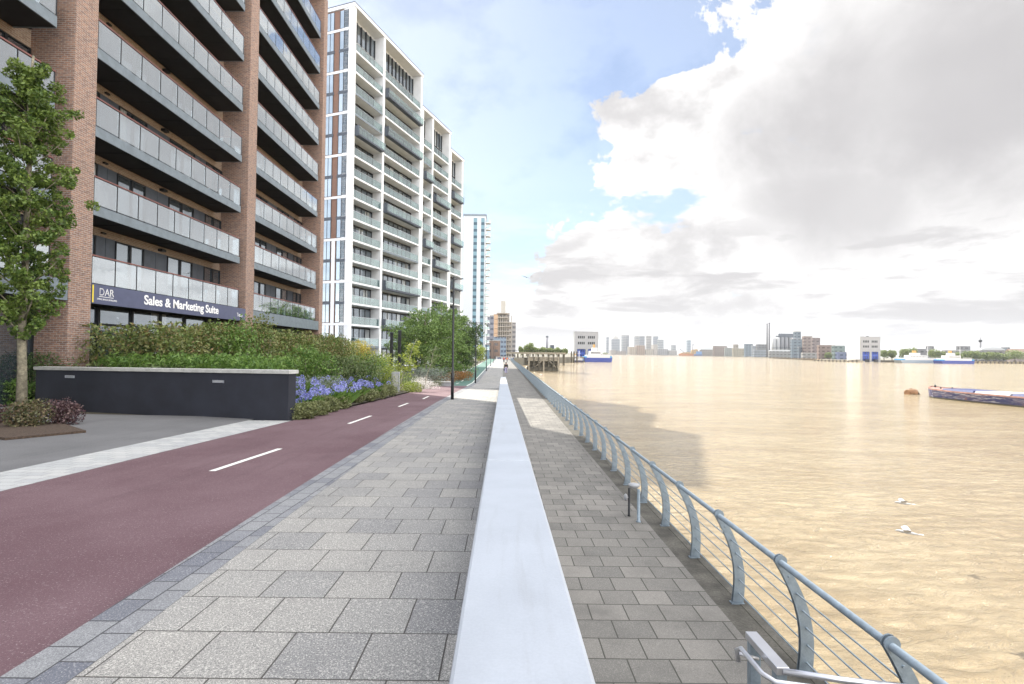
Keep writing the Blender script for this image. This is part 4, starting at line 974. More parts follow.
person('woman with dark hair, black top and lilac trousers walking away with a bag', (WX(506.2, dp), dp, .004), 1.68, plain('black_cloth', (.02, .02, .025), .8), plain('lilac_cloth', (.33, .31, .45), .8), bag=('dark blue bag in the left hand of the walking woman', plain('navy_bag', (.03, .04, .12), .6)))
person('person in a red top far along the walkway, left of a pair', (WX(503.9, 150), 150, .004), 1.72, plain('red_cloth', (.5, .08, .06), .8), plain('dark_trousers', (.05, .05, .07), .8), stride=.1)
person('person in an orange top far along the walkway, right of a pair', (WX(507.2, 152), 152, .004), 1.66, plain('orange_cloth', (.6, .2, .08), .8), plain('grey_trousers', (.2, .2, .22), .8), stride=.12)

# ------------------------------------------------------------------ gulls
M['gull'] = plain('gull_feathers', (.42, .42, .43), .8, var=.1)
def gull(label, px_, py_, z, rz, span=1.25, flap=.3):
    d = FX * (CAMH - z) / (py_ - HY) if abs(py_ - HY) > 20 else 60
    r = thing('gull', label, 'bird', (WX(px_, d), d, z), rz, 'gulls over the river')
    b = MB(); b.tube([(0, -.26, 0), (0, -.16, .0), (0, 0, .01), (0, .14, .02), (0, .2, .035), (0, .245, .03), (0, .29, .02)], [.012, .03, .045, .04, .032, .026, .006], 10); b.build('body', M['gull'], r)
    for s_ in (-1, 1):
        w_ = MB(); P_ = [(0, .08), (.3, .14), (.62, .02), (.42, -.03), (.1, -.08), (0, -.07)]
        w_.prism([(s_ * (x * span / 1.25 + .03), y, .03 + flap * x * (1 - .7 * x)) for x, y in P_], (0, 0, .012)); wo_ = w_.build('wing', M['gull'], r)
        w_ = MB(); w_.prism([(s_ * (x * span / 1.25 + .03), y, .031 + flap * x * (1 - .7 * x)) for x, y in ((.54, .062), (.70, -.03), (.55, -.0))], (0, 0, .014)); w_.build('wing_tip', M['dark_metal'], wo_)
    b = MB(); b.prism([(-.02, -.24, 0), (.02, -.24, 0), (.07, -.36, 0), (-.07, -.36, 0)], (0, 0, .01)); b.build('tail', M['gull'], r)
    return r
gull('upper of two white gulls gliding low over the brown water', 903, 498, -2.4, R(70), .42)
gull('lower of two white gulls gliding low over the brown water', 907, 527, -2.0, R(60), .5)
g_ = gull('tiny distant gull high in the sky above the walkway', 526, 277, 11.8, R(30)); 

# ------------------------------------------------------------------ barge, buoy
(xb, yb_) = GW(931, 396.6)
BG = thing('river_barge', 'long blue rusty barge with pink bow moored at the right edge', 'barge', (xb, yb_, WATER), math.atan2(-19, 1.0))
Lb = 46; hull = MB()
st = [(0, .15, 1.85), (1.2, 1.7, 1.7), (3.5, 3.1, 1.55), (8, 3.6, 1.45), (Lb - 6, 3.6, 1.45), (Lb, 3.0, 1.5)]
for i in range(len(st) - 1):
    (u0, w0, h0), (u1, w1, h1) = st[i], st[i + 1]
    if i == 0: b_in = .7
    for sgn in (-1, 1):
        k0, k1 = (.35 if i == 0 else .85), .85
        f = [(u0 + (1.0 if i == 0 else 0), sgn * w0 * k0, -.4), (u1, sgn * w1 * k1, -.4), (u1, sgn * w1, h1), (u0, sgn * w0, h0)]
        hull.poly(f if sgn < 0 else f[::-1])
    hull.poly([(u0, -w0, h0 - .02), (u1, -w1, h1 - .02), (u1, w1, h1 - .02), (u0, w0, h0 - .02)])
hull.poly([(1.0, -.05, -.4), (1.0, .05, -.4), (0, .15, 1.85), (0, -.15, 1.85)]); hull.poly([(Lb, -2.5, -.4), (Lb, 2.5, -.4), (Lb, 3, 1.5), (Lb, -3, 1.5)])
m, t, bb = mat('worn_blue_hull'); tc = t.add('ShaderNodeTexCoord').outputs['Object']
n = t.noise(t.mapv(tc, (.35, 1, 1.2)), 1.3, 7, .68); n2 = t.noise(t.mapv(tc, (.2, 1, 2)), 2.2, 6, .7)
c = t.mix(t.ss(n, .46, .6), (.03, .037, .11), (.10, .085, .14)); c = t.mix(t.ss(n2, .52, .60), c, (.34, .34, .37)); c = t.mix(t.ss(t.noise(tc, .9, 6, .7), .58, .68), c, (.20, .09, .06))
sz_ = t.add('ShaderNodeSeparateXYZ'); t.set(sz_.inputs[0], tc); c = t.mix(t.ss(sz_.outputs[2], .35, .1), c, (.06, .055, .035)); t.set(bb.inputs['Base Color'], c); bb.inputs['Roughness'].default_value = .6
hull.build('hull', m, BG)
pink = plain('faded_red_deck', (.30, .17, .14), .8, var=.25, vs=1.5, fine=.3)
b = MB(); b.poly([(0.05, -.1, 1.88), (1.2, -1.55, 1.75), (3.5, -2.9, 1.62), (7.5, -3.3, 1.53), (7.5, 3.3, 1.53), (3.5, 2.9, 1.62), (1.2, 1.55, 1.75), (.05, .1, 1.88)]); b.build('bow_deck', pink, BG)
for sgn in (-1, 1):
    b = MB()
    for i in range(len(st) - 1):
        (u0, w0, h0), (u1, w1, h1) = st[i], st[i + 1]; b.prism([(u0, sgn * w0, h0 - .05), (u1, sgn * w1, h1 - .05), (u1, sgn * w1, h1 + .18), (u0, sgn * w0, h0 + .18)], (0, -.15 * sgn, 0))
    b.build('gunwale', pink, BG)
blu = plain('navy_hatch', (.035, .045, .13), .6, var=.2); wht = plain('pale_hatch', (.30, .31, .33), .6, var=.08)
for i in range(6):
    u = 5 + i * 6; b = MB(); b.prism([(u, -2.7, 1.4), (u, 2.7, 1.4), (u, 2.4, 1.9), (u, -2.4, 1.9)], (5.7, 0, 0)); b.build('hatch_cover', blu if i % 2 == 0 else wht, BG, bevel=.05)
b = MB(); b.tube([(.9, 0, 1.8), (.9, 0, 2.3)], .14, 10); b.tube([(3.2, -1.1, 1.6), (3.2, -1.1, 2.0)], .12, 10); b.tube([(3.2, 1.1, 1.6), (3.2, 1.1, 2.0)], .12, 10); b.build('bollards', M['dark_metal'], BG)
x, d = GW(911, 394.5)
o = thing('mooring_buoy', 'rusty brown drum buoy floating ahead of the barge bow', 'buoy', (x, d, WATER), .3)
b = MB(); rust = plain('rust', (.20, .105, .05), .85, var=.4, vs=2)
b.tube([(-1.1, 0, .3), (-1.0, 0, .3), (1.0, 0, .38), (1.1, 0, .38)], [.55, .68, .68, .55], 16); b.build('drum', rust, o)
b = MB(); b.tube([(.9, -.1, .9), (1.4, -.1, .75), (2.0, -.1, .1), (2.5, -.1, -.3)], [.12, .16, .16, .2], 7); b.build('chain', M['timber'], o)
b = MB(); b.tube([(-.3, 0, .95), (-.3, 0, 1.2), (.3, 0, 1.2), (.3, 0, .95)], .06, 6); b.build('lifting_eye', rust, o)

# ------------------------------------------------------------------ far things
def far_box(name, label, cat, px0, px1, ptop, d, m, depth=12, zb=-2.9, group=None, extra=None, roof=None, rz=0):
    x0, x1 = WX(px0, d), WX(px1, d); z1 = WZ(ptop, d)
    r = thing(name, label, cat, ((x0 + x1) / 2, d, zb), rz, group); h = z1 - zb; w_ = (x1 - x0) / 2
    b = MB(); b.box(-w_, w_, 0, depth, 0, h); b.build('wall', m, r)
    if roof is None: b = MB(); b.box(-w_ - .1, w_ + .1, -.1, depth + .1, h, h + max(.3, h * .02)); b.build('roof', M['concrete'], r)
    elif roof == 'pitch':
        b = MB(); b.prism([(-w_ * 1.02, -.5, h), (-w_ * 1.02, depth + .5, h), (-w_ * 1.02, depth / 2, h * 1.28)], (2.04 * w_, 0, 0)); b.build('roof', plain('roof_brown', (.2, .13, .1)), r)
    elif roof == 'arch':
        b = MB(); b.prism([(w_ * math.cos(a_), -.3, h + h * .25 * math.sin(a_)) for a_ in np.linspace(0, math.pi, 12)], (0, depth + .6, 0)); b.build('roof', plain('roof_metal', (.42, .44, .45), .5, .3), r)
    return r, w_, h
# unfinished tower with concrete core, its crane and low blocks at the end of the path
D = 330; x0, x1 = WX(493.5, D), WX(511, D)
T = thing('tower_under_construction', 'unfinished concrete tower with open floors and bare core at the end of the walkway', 'building', (x0, D, -.2))
fl = WZ(311, D); n = 12; wT = x1 - x0
b = MB()
b.box(.15 * wT, .9 * wT, 3, 15, 0, fl - 1); b.build('core_walls', band_mat('unfinished', (.30, .27, .235), (.10, .09, .09), 3.2, 2.3, .62, .55), T)
b = MB()
for k in range(10):
    z = 2 + k * (fl - 2) / 9.5; b.box(-.1 if k < 9 else .2 * wT, wT * (1.0 if k < 8 else .8), 0, 16, z, z + .4)
b.build('floor_slabs', plain('raw_concrete', (.40, .365, .32), .9, var=.15, vs=.3), T)
b = MB()
for k in range(9): u = wT * k / 8; b.box(max(0, u - .25), u + .25, .3, .8, 0, fl - 3)
b.build('columns', plain('raw_concrete_columns', (.34, .31, .27), .9), T)
b = MB(); b.box(.40 * wT, .66 * wT, 5, 11, fl - 1, WZ(300, D)); b.build('lift_core', plain('pale_concrete', (.42, .40, .36), .9), T)
b = MB(); b.box(0, .72 * wT, -.6, -.2, 0, WZ(337, D)); b.build('lower_glazing', band_mat('lower_glass', (.20, .26, .33), (.07, .09, .13), 3, 2, .5, .8), T)
b = MB(); b.box(-.1, .22 * wT, -.4, -.1, WZ(337, D) + .3, fl - 2); b.build('timber_screens', band_mat('screens', (.5, .34, .22), (.3, .2, .14), 3, 3, .2, .9), T)
far_box('stepped_block', 'grey balconied block stepping down right of the unfinished tower', 'building', 509, 515.5, 323, 345, band_mat('stepgrey', (.32, .31, .31), (.12, .12, .13), 3.2, 3, .5, .7), zb=-.2)
far_box('grey_block', 'narrow slate grey block left of the unfinished tower', 'building', 487, 493.2, 316, 300, band_mat('slateblock', (.20, .21, .25), (.08, .09, .12), 3.2, 3, .4, .6), zb=-.2)
far_box('brown_brick_block', 'low brown brick block at the end of the green path', 'building', 488.5, 500, 341, 250, band_mat('brownblock', (.22, .15, .115), (.1, .09, .09), 3.2, 3.5, .4, .5), zb=-.2)
far_box('blue_pavilion', 'low blue roofed building left of the brown brick block', 'building', 478, 489, 345, 240, band_mat('bluepav', (.18, .28, .36), (.08, .1, .12), 3.2, 3.5, .4, .5), zb=-.2)
far_box('site_cabin', 'row of pale site cabins at the end of the walkway', 'cabin', 496, 514, 357.5, 236, band_mat('cabins', (.5, .5, .52), (.1, .12, .2), 2.6, 3.5, .4, .5), depth=4, zb=-.2)
0 and far_box('low_terrace', 'low brown terrace right of the walkway end behind the jetty', 'building', 514, 532, 347.5, 360, band_mat('terr', (.30, .24, .2), (.12, .12, .12), 3.2, 4, .4, .5), zb=-.2)
D = 345; o = thing('tower_crane', 'thin tower crane above the unfinished tower', 'crane', (WX(491, D), D, 0))
b = MB(); zt = WZ(288.5, D); b.box(-.5, .5, -.5, .5, 0, zt); b.build('mast', M['steel'], o); b = MB(); b.box(-1.2, WX(503.5, D) - WX(491, D), -.4, .4, zt - .6, zt); b.box(-4.5, -1.2, -.5, .5, zt - .8, zt + .2); b.build('jib', M['steel'], o); b = MB(); b.prism([(-.5, 0, zt + .003), (.5, 0, zt + .003), (0, 0, zt + 3.4)], (0, .3, 0)); b.build('apex', M['steel'], o)
# timber dolphin platform in the river
xa, da = GW(527.5, 369.5); xb2, db = GW(558.5, 370.8)
D = 204; xa, xb2 = WX(529, D), WX(558.5, D); zt = WZ(357.2, D)
o = thing('timber_jetty', 'square weathered timber platform standing alone in the river', 'jetty', (xa, D, WATER)); h = zt - WATER; W_ = xb2 - xa
b = MB(); b.box(0, W_, 0, 12, h - 1.0, h); b.box(-.1, W_ + .1, -.15, 12.1, h - 3.0 * .0 - 1.6, h - 1.0); b.build('deck', M['timber_pale'], o)
b = MB(); b.box(-.2, W_ + .2, -.2, 12.2, .1, 1.5); b.box(.3, W_ - .3, .8, 11.5, 0, h - 1.6); b.build('lower_walings', M['timber'], o)
for k in range(7):
    u = W_ * k / 6; b = MB(); b.box(u - .28, u + .28, -.45, -.01, -.8, h + (.3 if k % 3 == 0 else 0)); b.build('pile', M['timber_pale'] if k % 3 == 0 else M['timber'], o)
b = MB(); b.tube([(W_ * .2, -.3, 1.6), (W_ * .42, -.3, h - 1.7)], .15, 6); b.build('brace', M['timber_pale'], o); b = MB(); b.tube([(W_ * .92, -.3, 1.6), (W_ * .7, -.3, h - 1.7)], .15, 6); b.build('brace', M['timber_pale'], o)
b = MB()
for k in range(6): b.tube([(W_ * (.05 + .18 * k), .3, h), (W_ * (.05 + .18 * k), .3, h + .9)], .05, 5)
b.tube([(0, .3, h + .9), (W_, .3, h + .9)], .05, 5); b.build('rail', M['timber_pale'], o)
# long pier out to the ferry berth
D = 300; xa, xb2 = WX(506, D), WX(566, D); zt = WZ(352.6, D)
o = thing('long_pier', 'long raised pier on legs running from the bank towards the ferry building', 'pier', (xa, D, WATER)); h = zt - WATER; W_ = xb2 - xa
b = MB(); b.box(0, W_, 0, 6, h - 1.0, h); b.build('deck', M['timber_pale'], o)
b = MB(); b.box(0, W_, 0, .2, h + .9, h + 1.1)
for k in range(24): b.box(W_ * k / 23 - .08, W_ * k / 23 + .08, 0, .2, h, h + .9)
b.build('rail', M['dark_metal'], o)
lg_ = None
for k in range(12):
    u = 1 + (W_ - 2) * k / 11; b = MB(); b.box(u - .35, u + .35, .3, 1.1, -1, h - 1.0); b.box(u - .35, u + .35, 4.6, 5.4, -1, h - 1.0); b.build('leg', M['timber'], o)
# ferry terminals
def terminal(label, px0, px1, ptop, pbase, d, side=0):
    x0, x1 = WX(px0, d), WX(px1, d); zt = WZ(ptop, d); r = thing('ferry_terminal', label, 'building', (x0, d, WATER), 0, 'twin ferry terminal buildings'); W_ = x1 - x0; h = zt - WATER
    pale = plain('grey_panels', (.30, .30, .305), .6, var=.05, vs=.3)
    b = MB(); b.box(0, W_, 0, 9, h * .42, h); b.box(-.2, W_ + .2, -.2, 9.2, h, h + .5); b.build('wall', pale, r)
    for u in (0, .46, .90):
        b = MB(); b.box(W_ * u, W_ * (u + .10), 0, 9, 0, h * .42 - .002); b.build('leg', pale, r)
    b = MB(); b.box(.02, W_ - .02, 8, 8.8, 1, h * .42); b.build('back_wall', plain('shade_blue', (.07, .12, .33), .5), r)
    for row in (.58, .78):
        for cc in (.13, .56):
            for q in range(4):
                b = MB(); u = W_ * (cc + q * .078); b.box(u, u + W_ * .055, -.06, 0, h * row, h * (row + .085)); b.build('window', plain('dk_window', (.07, .08, .09), .3), r) if False else b.build('window', M['dark_metal'], r)
    bl = plain('blue_steel', (.035, .08, .38), .45)
    for cc in (.12, .58):
        b = MB(); 
        for q in range(4): b.box(W_ * (cc + q * .09), W_ * (cc + q * .09 + .045), .5, 1.2, h * .12, h * .41)
        b.box(W_ * cc, W_ * (cc + .31), .4, 1.4, h * .24, h * .30); b.build('link_span', bl, r)
    if side:
        b = MB(); b.box(-side, -.0, 9.5, 12, 0, h); b.box(-side, 0, .5, 9.5, h * .1, h); b.build('stair_tower', plain('white_tower', (.72, .72, .7), .6, var=.03), r)
        b = MB(); b.tube([(W_ * .2, 4, h), (W_ * .2, 4, h + h * .5)], [.35, .2], 6); b.box(W_ * .2 - 1.1, W_ * .2 + 1.1, 3.7, 4.3, h * 1.42, h * 1.45); b.build('mast', M['steel'], r)
        b = MB(); b.box(W_ * .42, W_ * .5, 3, 5, h + .5, h + 1.3); b.build('roof_plant', M['dark_metal'], r)
    return r
terminal('grey ferry terminal on stilts behind the near ferry', 574.8, 598.2, 332.2, 0, 455)
terminal('grey ferry terminal with white stair tower and roof mast on the far bank', 860.5, 880.5, 337.2, 0, 640, side=9)
def ferry(label, px0, px1, py, dpt, bow=1, hull_c=(.04, .07, .36), accent=(.05, .25, .5), tall=1.5):
    x0, d = GW(px0, py); x1 = WX(px1, d); r = thing('car_ferry', label, 'ferry', (x0, d, WATER), 0, 'river car ferries'); W_ = x1 - x0
    wh = plain('ferry_white', (.55, .55, .55), .5, var=.04)
    b = MB(); b.prism([(-.03 * W_, -dpt / 2, 2.4), (W_ * 1.02, -dpt / 2, 2.4), (W_ * .98, -dpt / 2, -.3), (.02 * W_, -dpt / 2, -.3)], (0, dpt, 0)); b.build('hull', plain('ferry_blue', tuple(q * .7 for q in hull_c), .4, var=.1), r)
    r.scale = (1, 1, tall)
    b = MB(); b.box(.08 * W_, .93 * W_, -dpt / 2 + .3, dpt / 2 - .3, 2.4, 4.0); b.box(.22 * W_, .60 * W_, -dpt / 2 + 1, dpt / 2 - 1, 4.0, 6.2); b.box(.3 * W_, .5 * W_, -2, 2, 6.2, 8.0)
    for k in range(9): b.box(W_ * (.66 + .03 * k), W_ * (.66 + .03 * k) + .15, -dpt / 2, -dpt / 2 + .15, 4.0, 5.0)
    b.build('superstructure', wh, r)
    b = MB()
    for k in range(10): b.box(W_ * (.24 + .035 * k), W_ * (.24 + .035 * k) + .5, -dpt / 2 + .94, -dpt / 2 + .99, 4.7, 5.5)
    b.build('windows', M['dark_metal'], r)
    b = MB(); b.tube([(W_ * .7, 0, 4), (W_ * .7, 0, 13)], [.35, .15], 6); b.box(W_ * .7 - 1.2, W_ * .7 + 1.2, -.2, .2, 10, 10.3); b.build('mast', wh, r)
    b = MB(); b.box(W_ * .35, W_ * .42, -1, 1, 8, 9.8); b.build('funnel', plain('funnel', (.5, .28, .08), .5), r)
    b = MB(); b.box(0, W_ * .08, -dpt / 2 + .2, dpt / 2 - .2, 2.4, 3.2); b.box(W_ * .93, W_, -dpt / 2 + .2, dpt / 2 - .2, 2.4, 3.4); b.build('ramp', plain('ramp', accent, .5), r)
    return r
ferry('blue and white car ferry before the left terminal', 583.5, 610.5, 361.9, 12)
ferry('white car ferry with blue ramps moored right of the far terminal', 898, 940, 362.9, 12, hull_c=(.35, .42, .5))
ferry('long blue hulled car ferry at the far bank, rightmost', 938, 969.5, 363.6, 12)
ferry('small dark work boat beside the left terminal', 570, 583, 362.3, 5, tall=.7, hull_c=(.06, .05, .1))
# piles by the near ferry
for i, px_ in enumerate((571.5, 574, 577)):
    D = 385; o = thing('mooring_pile', ['left dark mooring pile by the near ferry', 'middle dark mooring pile by the near ferry', 'right dark mooring pile by the near ferry'][i], 'pile', (WX(px_, D), D, WATER)); b = MB(); b.lathe([(.55, -1), (.55, 8.2), (.3, 8.8)], n=8); b.build('shaft', M['timber'], o)
# thin mast tower and dark building on the left skyline
D = 900; o = thing('thin_chimney', 'thin pale chimney above the trees left of the ferry terminal', 'chimney', (WX(547, D), D, -1)); b = MB(); b.lathe([(2.6, 0), (1.9, WZ(336, D) + 1)], n=10); b.build('shaft', plain('chim', (.2, .2, .22)), o); b = MB(); b.lathe([(2.1, WZ(337, D)), (2.1, WZ(336, D) + 1.2)], n=10); b.build('rim', M['cladding'], o)
D = 620; far_box('dark_block', 'small dark block above the trees left of the ferry terminal', 'building', 550.5, 554.2, 345.2, D, M['cladding'], zb=-.3)
# skyline towers far down river
sk = [(606.8, 608.8, 337), (612, 619.8, 339), (622, 625.5, 335.4), (625.6, 629, 335.3), (635.2, 639.2, 336.3), (639.6, 644.6, 336.2), (646.8, 651.4, 336), (654, 658.2, 336.5), (658.6, 663.6, 339.8), (672.5, 676, 345), (688, 690.8, 340.3)]
sl = ['slim lone tower nearest the left ferry', 'broad tower with stepped pyramid crown', 'left half of the twin slab tower', 'right half of the twin slab tower', 'square tower left of the darker slab', 'darker slab tower in the middle of the skyline', 'tall buff tower standing apart', 'blue grey tower right of the buff one', 'shorter stepped tower beside the blue grey one', 'low tower at the thin right end of the skyline', 'small blue grey tower behind the dredger']
for i, (a, c, tp) in enumerate(sk):
    D = 3300 + 60 * (i % 4); cc = [(.30, .33, .37), (.30, .33, .37), (.36, .37, .38), (.30, .31, .33), (.36, .37, .38), (.24, .26, .29), (.36, .34, .31), (.27, .31, .36), (.33, .36, .38), (.34, .36, .38), (.24, .32, .38)][i]
    r, w_, h = far_box('skyscraper', sl[i], 'skyscraper', a, c, tp, D, band_mat('sky_glass', tuple(q * .6 for q in cc), tuple(q * .3 for q in cc), 11, 9, .5, .8), depth=30, zb=-3, group='skyscrapers on the skyline')
    if i == 1:
        b = MB(); b.box(-w_ * .55, w_ * .55, 4, 26, h, h + 14); b.build('crown', M['concrete'], r); b = MB(); b.prism([(-w_ * .4, 6, h + 14), (w_ * .4, 6, h + 14), (0, 15, h + 34)], (0, 18, 0)); b.build('pyramid', M['concrete'], r)
# low-rise in front of the skyline
low = [(611, 616, 350.2, (.4, .38, .36)), (616.5, 626, 351.3, (.33, .3, .28)), (629.5, 636.5, 347, (.42, .36, .29)), (636.8, 645, 345.5, (.34, .25, .19)), (645.5, 653, 349.5, (.44, .4, .34)), (653.5, 657.5, 344.8, (.5, .46, .42)), (658, 668, 349.2, (.33, .33, .34)), (668.5, 677, 350.5, (.4, .38, .36))]
ll = ['pale low block at the left foot of the skyline', 'long low grey shed under the twin slab tower', 'cream mid rise block before the skyline', 'brown brick mid rise block below the square tower', 'low cream building right of the brown one', 'narrow pale block taller than its neighbours', 'grey waterside warehouse below the stepped tower', 'last low block left of the dredger']
for i, (a, c, tp, cc) in enumerate(low): far_box('waterside_building', ll[i], 'building', a, c, tp, 2350, band_mat('low_pat', tuple(q * .6 for q in cc), tuple(q * .3 for q in cc), 6, 9, .4, .5), depth=40, zb=-3)
# dredger
x0, d = GW(679, 356.0); x1 = WX(702, d); W_ = x1 - x0
o = thing('dredger', 'orange and blue dredger with a tall tower moored mid river', 'ship', (x0, d, WATER)); org = plain('orange_hull', (.35, .14, .06), .6, var=.2, vs=.1)
b = MB(); b.prism([(0, -6, 9), (W_ * .62, -6, 9), (W_ * .62, -6, 0), (.03 * W_, -6, 0)], (0, 14, 0)); b.build('hull', org, o)
b = MB(); b.prism([(W_ * .621, -6, 7.5), (W_, -6, 7), (W_ * .97, -6, 0), (W_ * .621, -6, 0)], (0, 14, 0)); b.build('stern_hull', plain('dk_blue', (.06, .09, .2), .6), o)
b = MB(); b.prism([(W_ * .03, -4, 9), (W_ * .5, -4, 9), (W_ * .45, -4, 16), (W_ * .12, -4, 13)], (0, 8, 0)); b.prism([(W_ * .5, -4, 9), (W_ * .9, -4, 9), (W_ * .78, -4, 27), (W_ * .55, -4, 24)], (0, 8, 0)); b.build('deckhouse', plain('ochre', (.30, .20, .09), .6, var=.2, vs=.1), o)
b = MB(); b.box(W_ * .72, W_ * .97, -5, 5, 7.5, 18); b.build('blue_house', plain('midblue', (.10, .2, .38), .6), o)
b = MB(); b.tube([(W_ * .6, 0, 9), (W_ * .6, 0, 46)], [1.6, .8], 6); b.box(W_ * .58, W_ * .65, -1, 1, 42, 44); b.build('mast', M['dark_metal'], o); b = MB(); b.tube([(W_ * .25, 0, 12), (W_ * .02, 0, 28)], .8, 6); b.build('boom', M['dark_metal'], o)
# north bank, left to right
nbk = [
 ('shed', 'long low brown roofed shed right of the dredger', 700, 716, 349.8, 1000, (.36, .30, .24), 'arch'),
 ('shed', 'brown warehouse with flat roof beside the low shed', 713.5, 727, 346.2, 980, (.33, .22, .16), None),
 ('warehouse', 'pale green warehouse on the far bank', 725, 733.5, 348, 900, (.38, .42, .38), None),
 ('warehouse', 'yellow cream warehouse with small tower', 733, 746, 348.5, 880, (.52, .45, .28), None),
 ('warehouse', 'small cream tower block behind yellow warehouse', 734, 738.5, 344.5, 895, (.45, .38, .28), None),
 ('factory_building', 'blue grey factory block left of the twin chimneys', 745, 753, 344, 850, (.17, .27, .36), None),
 ('factory_building', 'pale blue silo block beside the blue grey factory', 752.5, 757, 346, 840, (.33, .40, .48), None),
 ('factory_building', 'dark factory building at the foot of twin chimneys', 757, 767, 344.5, 860, (.16, .18, .2), None),
 ('factory_building', 'long pale blue shed before the silos', 754, 775, 350, 800, (.38, .46, .54), None),
 ('factory_building', 'grey curved roof store on the refinery quay', 769.5, 799, 351.5, 720, (.34, .35, .34), 'arch'),
 ('factory_building', 'blue refinery block right of the silos', 792, 804.5, 339.2, 800, (.11, .21, .30), None),
 ('factory_building', 'tall blue refinery tower', 795, 801, 331.8, 812, (.10, .19, .27), None),
 ('factory_building', 'lower blue refinery wing stepping right', 799, 812, 347.3, 780, (.09, .17, .26), None),
 ('apartment_block', 'brown apartment block behind the refinery, left', 804, 812.5, 336.5, 900, (.30, .19, .15), None),
 ('apartment_block', 'brown apartment block behind the refinery, right', 812.8, 820.3, 338, 900, (.25, .16, .15), None),
 ('warehouse', 'long red brown building beyond the refinery', 819, 835, 345.3, 700, (.36, .2, .14), None),
 ('warehouse', 'white flat roofed sheds on the quay below the brown blocks', 803, 822, 353.0, 640, (.6, .6, .58), None),
 ('warehouse', 'teal sided building left of the far terminal', 834, 845, 345.8, 690, (.20, .33, .30), None),
 ('warehouse', 'blue and white covered ramp left of the far terminal', 838, 853, 352.2, 480, (.13, .2, .45), None),
 ('far_building', 'grey flat topped office above the trees behind the ferries', 960, 970.5, 346.3, 900, (.30, .31, .34), None),
 ('far_building', 'small grey block above trees left of the long ferry', 929.5, 934, 346.2, 900, (.32, .33, .35), None),
 ('far_building', 'dark block behind the white ferry roof', 915, 926, 349, 800, (.25, .25, .28), None),
 ('far_building', 'long white roofed hall right of the long ferry', 946, 978, 350.7, 560, (.52, .52, .5), None),
 ('far_building', 'grey domed hall near the slim mast tower', 981, 1005, 350.2, 620, (.4, .4, .38), 'arch'),
 ('far_building', 'small blue tower near the right edge', 1005.5, 1010, 347.5, 800, (.2, .28, .36), None),
 ('far_building', 'cream and red shed at the far right edge', 1010, 1040, 352, 420, (.55, .42, .36), 'pitch'),
]
for nm, lb, a, c, tp, D, cc, rf in nbk:
    cc = tuple((.6 * q + .4 * .28) * .55 for q in cc)
    far_box(nm, lb, 'building', a, c, tp, BD((a + c) / 2, D) if nm != 'shed' or a > 703 else BD(a, D), band_mat('bank_pat', cc, tuple(q * .45 for q in cc), 6.5, 9, .34, .55), depth=7, zb=-3, roof=rf)
# silos and twin chimney
D = BD(780, 790)
for i in range(5):
    a = 772 + i * 4.1; o = thing('silo', ['pale grey silo nearest the twin chimney', 'second silo from the twin chimney', 'middle silo of the row of five', 'fourth silo from the twin chimney', 'silo touching the blue refinery block'][i], 'silo', (WX(a + 1.6, D), D, -3), group='refinery silos')
    h = WZ(338.5 if i < 2 else 337.5, D) + 3; b = MB(); r0 = 1.95 * D / FX; b.lathe([(r0, 0), (r0, h), (r0 * .5, h + .7)], n=14); b.build('shell', plain('silo', (.28, .285, .29) if i < 2 else (.15, .155, .165), .6, var=.08), o); b = MB(); b.lathe([(r0 + .1, h * .5), (r0 + .1, h * .52)], n=14); b.build('band', M['cladding'], o)
o = thing('gantry_roof', 'long grey gantry house on top of the silos', 'building', (WX(779, D), D, 0)); b = MB(); b.box(0, WX(797, D) - WX(779, D), -2, 3, WZ(337.4, D), WZ(333.6, D)); b.box(-7, 0, -2, 2, WZ(337, D), WZ(335.8, D)); b.build('gantry', M['cladding'], o)
for i, a in enumerate((767.1, 769.3)):
    D = BD(768, 800); o = thing('factory_chimney', ['left one of the twin grey chimneys', 'right one of the twin grey chimneys'][i], 'chimney', (WX(a, D), D, -3), group='twin chimneys'); h = WZ(323.2 if i else 324, D) + 3; b = MB(); b.lathe([(2.2, 0), (1.9, h)], n=10); b.build('shaft', plain('chimney_grey', (.13, .13, .14), .7), o); b = MB(); b.lathe([(2.1, h), (2.1, h + .9)], n=10); b.build('rim', M['dark_metal'], o)
D = BD(776, 850); o = thing('site_crane', 'small pale crane jib above the silos', 'crane', (WX(776, D), D, -3)); b = MB(); b.tube([(0, 0, 10), (0, 0, WZ(334, D) + 3), (4.5, 0, WZ(326, D) + 3)], .5, 5); b.build('jib', M['steel'], o); b = MB(); b.box(-1, 1, -1, 1, 0, 10); b.build('base', M['steel'], o)
D = BD(980, 900); o = thing('mast_tower', 'slim mast tower with a dark pod near the right edge', 'tower', (WX(980.5, D), D, -3)); b = MB(); b.lathe([(1.7, 0), (1.2, WZ(341, D) + 3)], n=10); b.lathe([(.4, WZ(339.5, D) + 3), (.2, WZ(336.5, D) + 3)], n=6); b.build('shaft', plain('mast_grey', (.16, .16, .17)), o); b = MB(); h = WZ(341.5, D) + 3; b.lathe([(1.2, h - 1), (2.4, h), (2.2, h + 2.2), (.8, h + 3)], n=12); b.build('pod', M['dark_metal'], o)
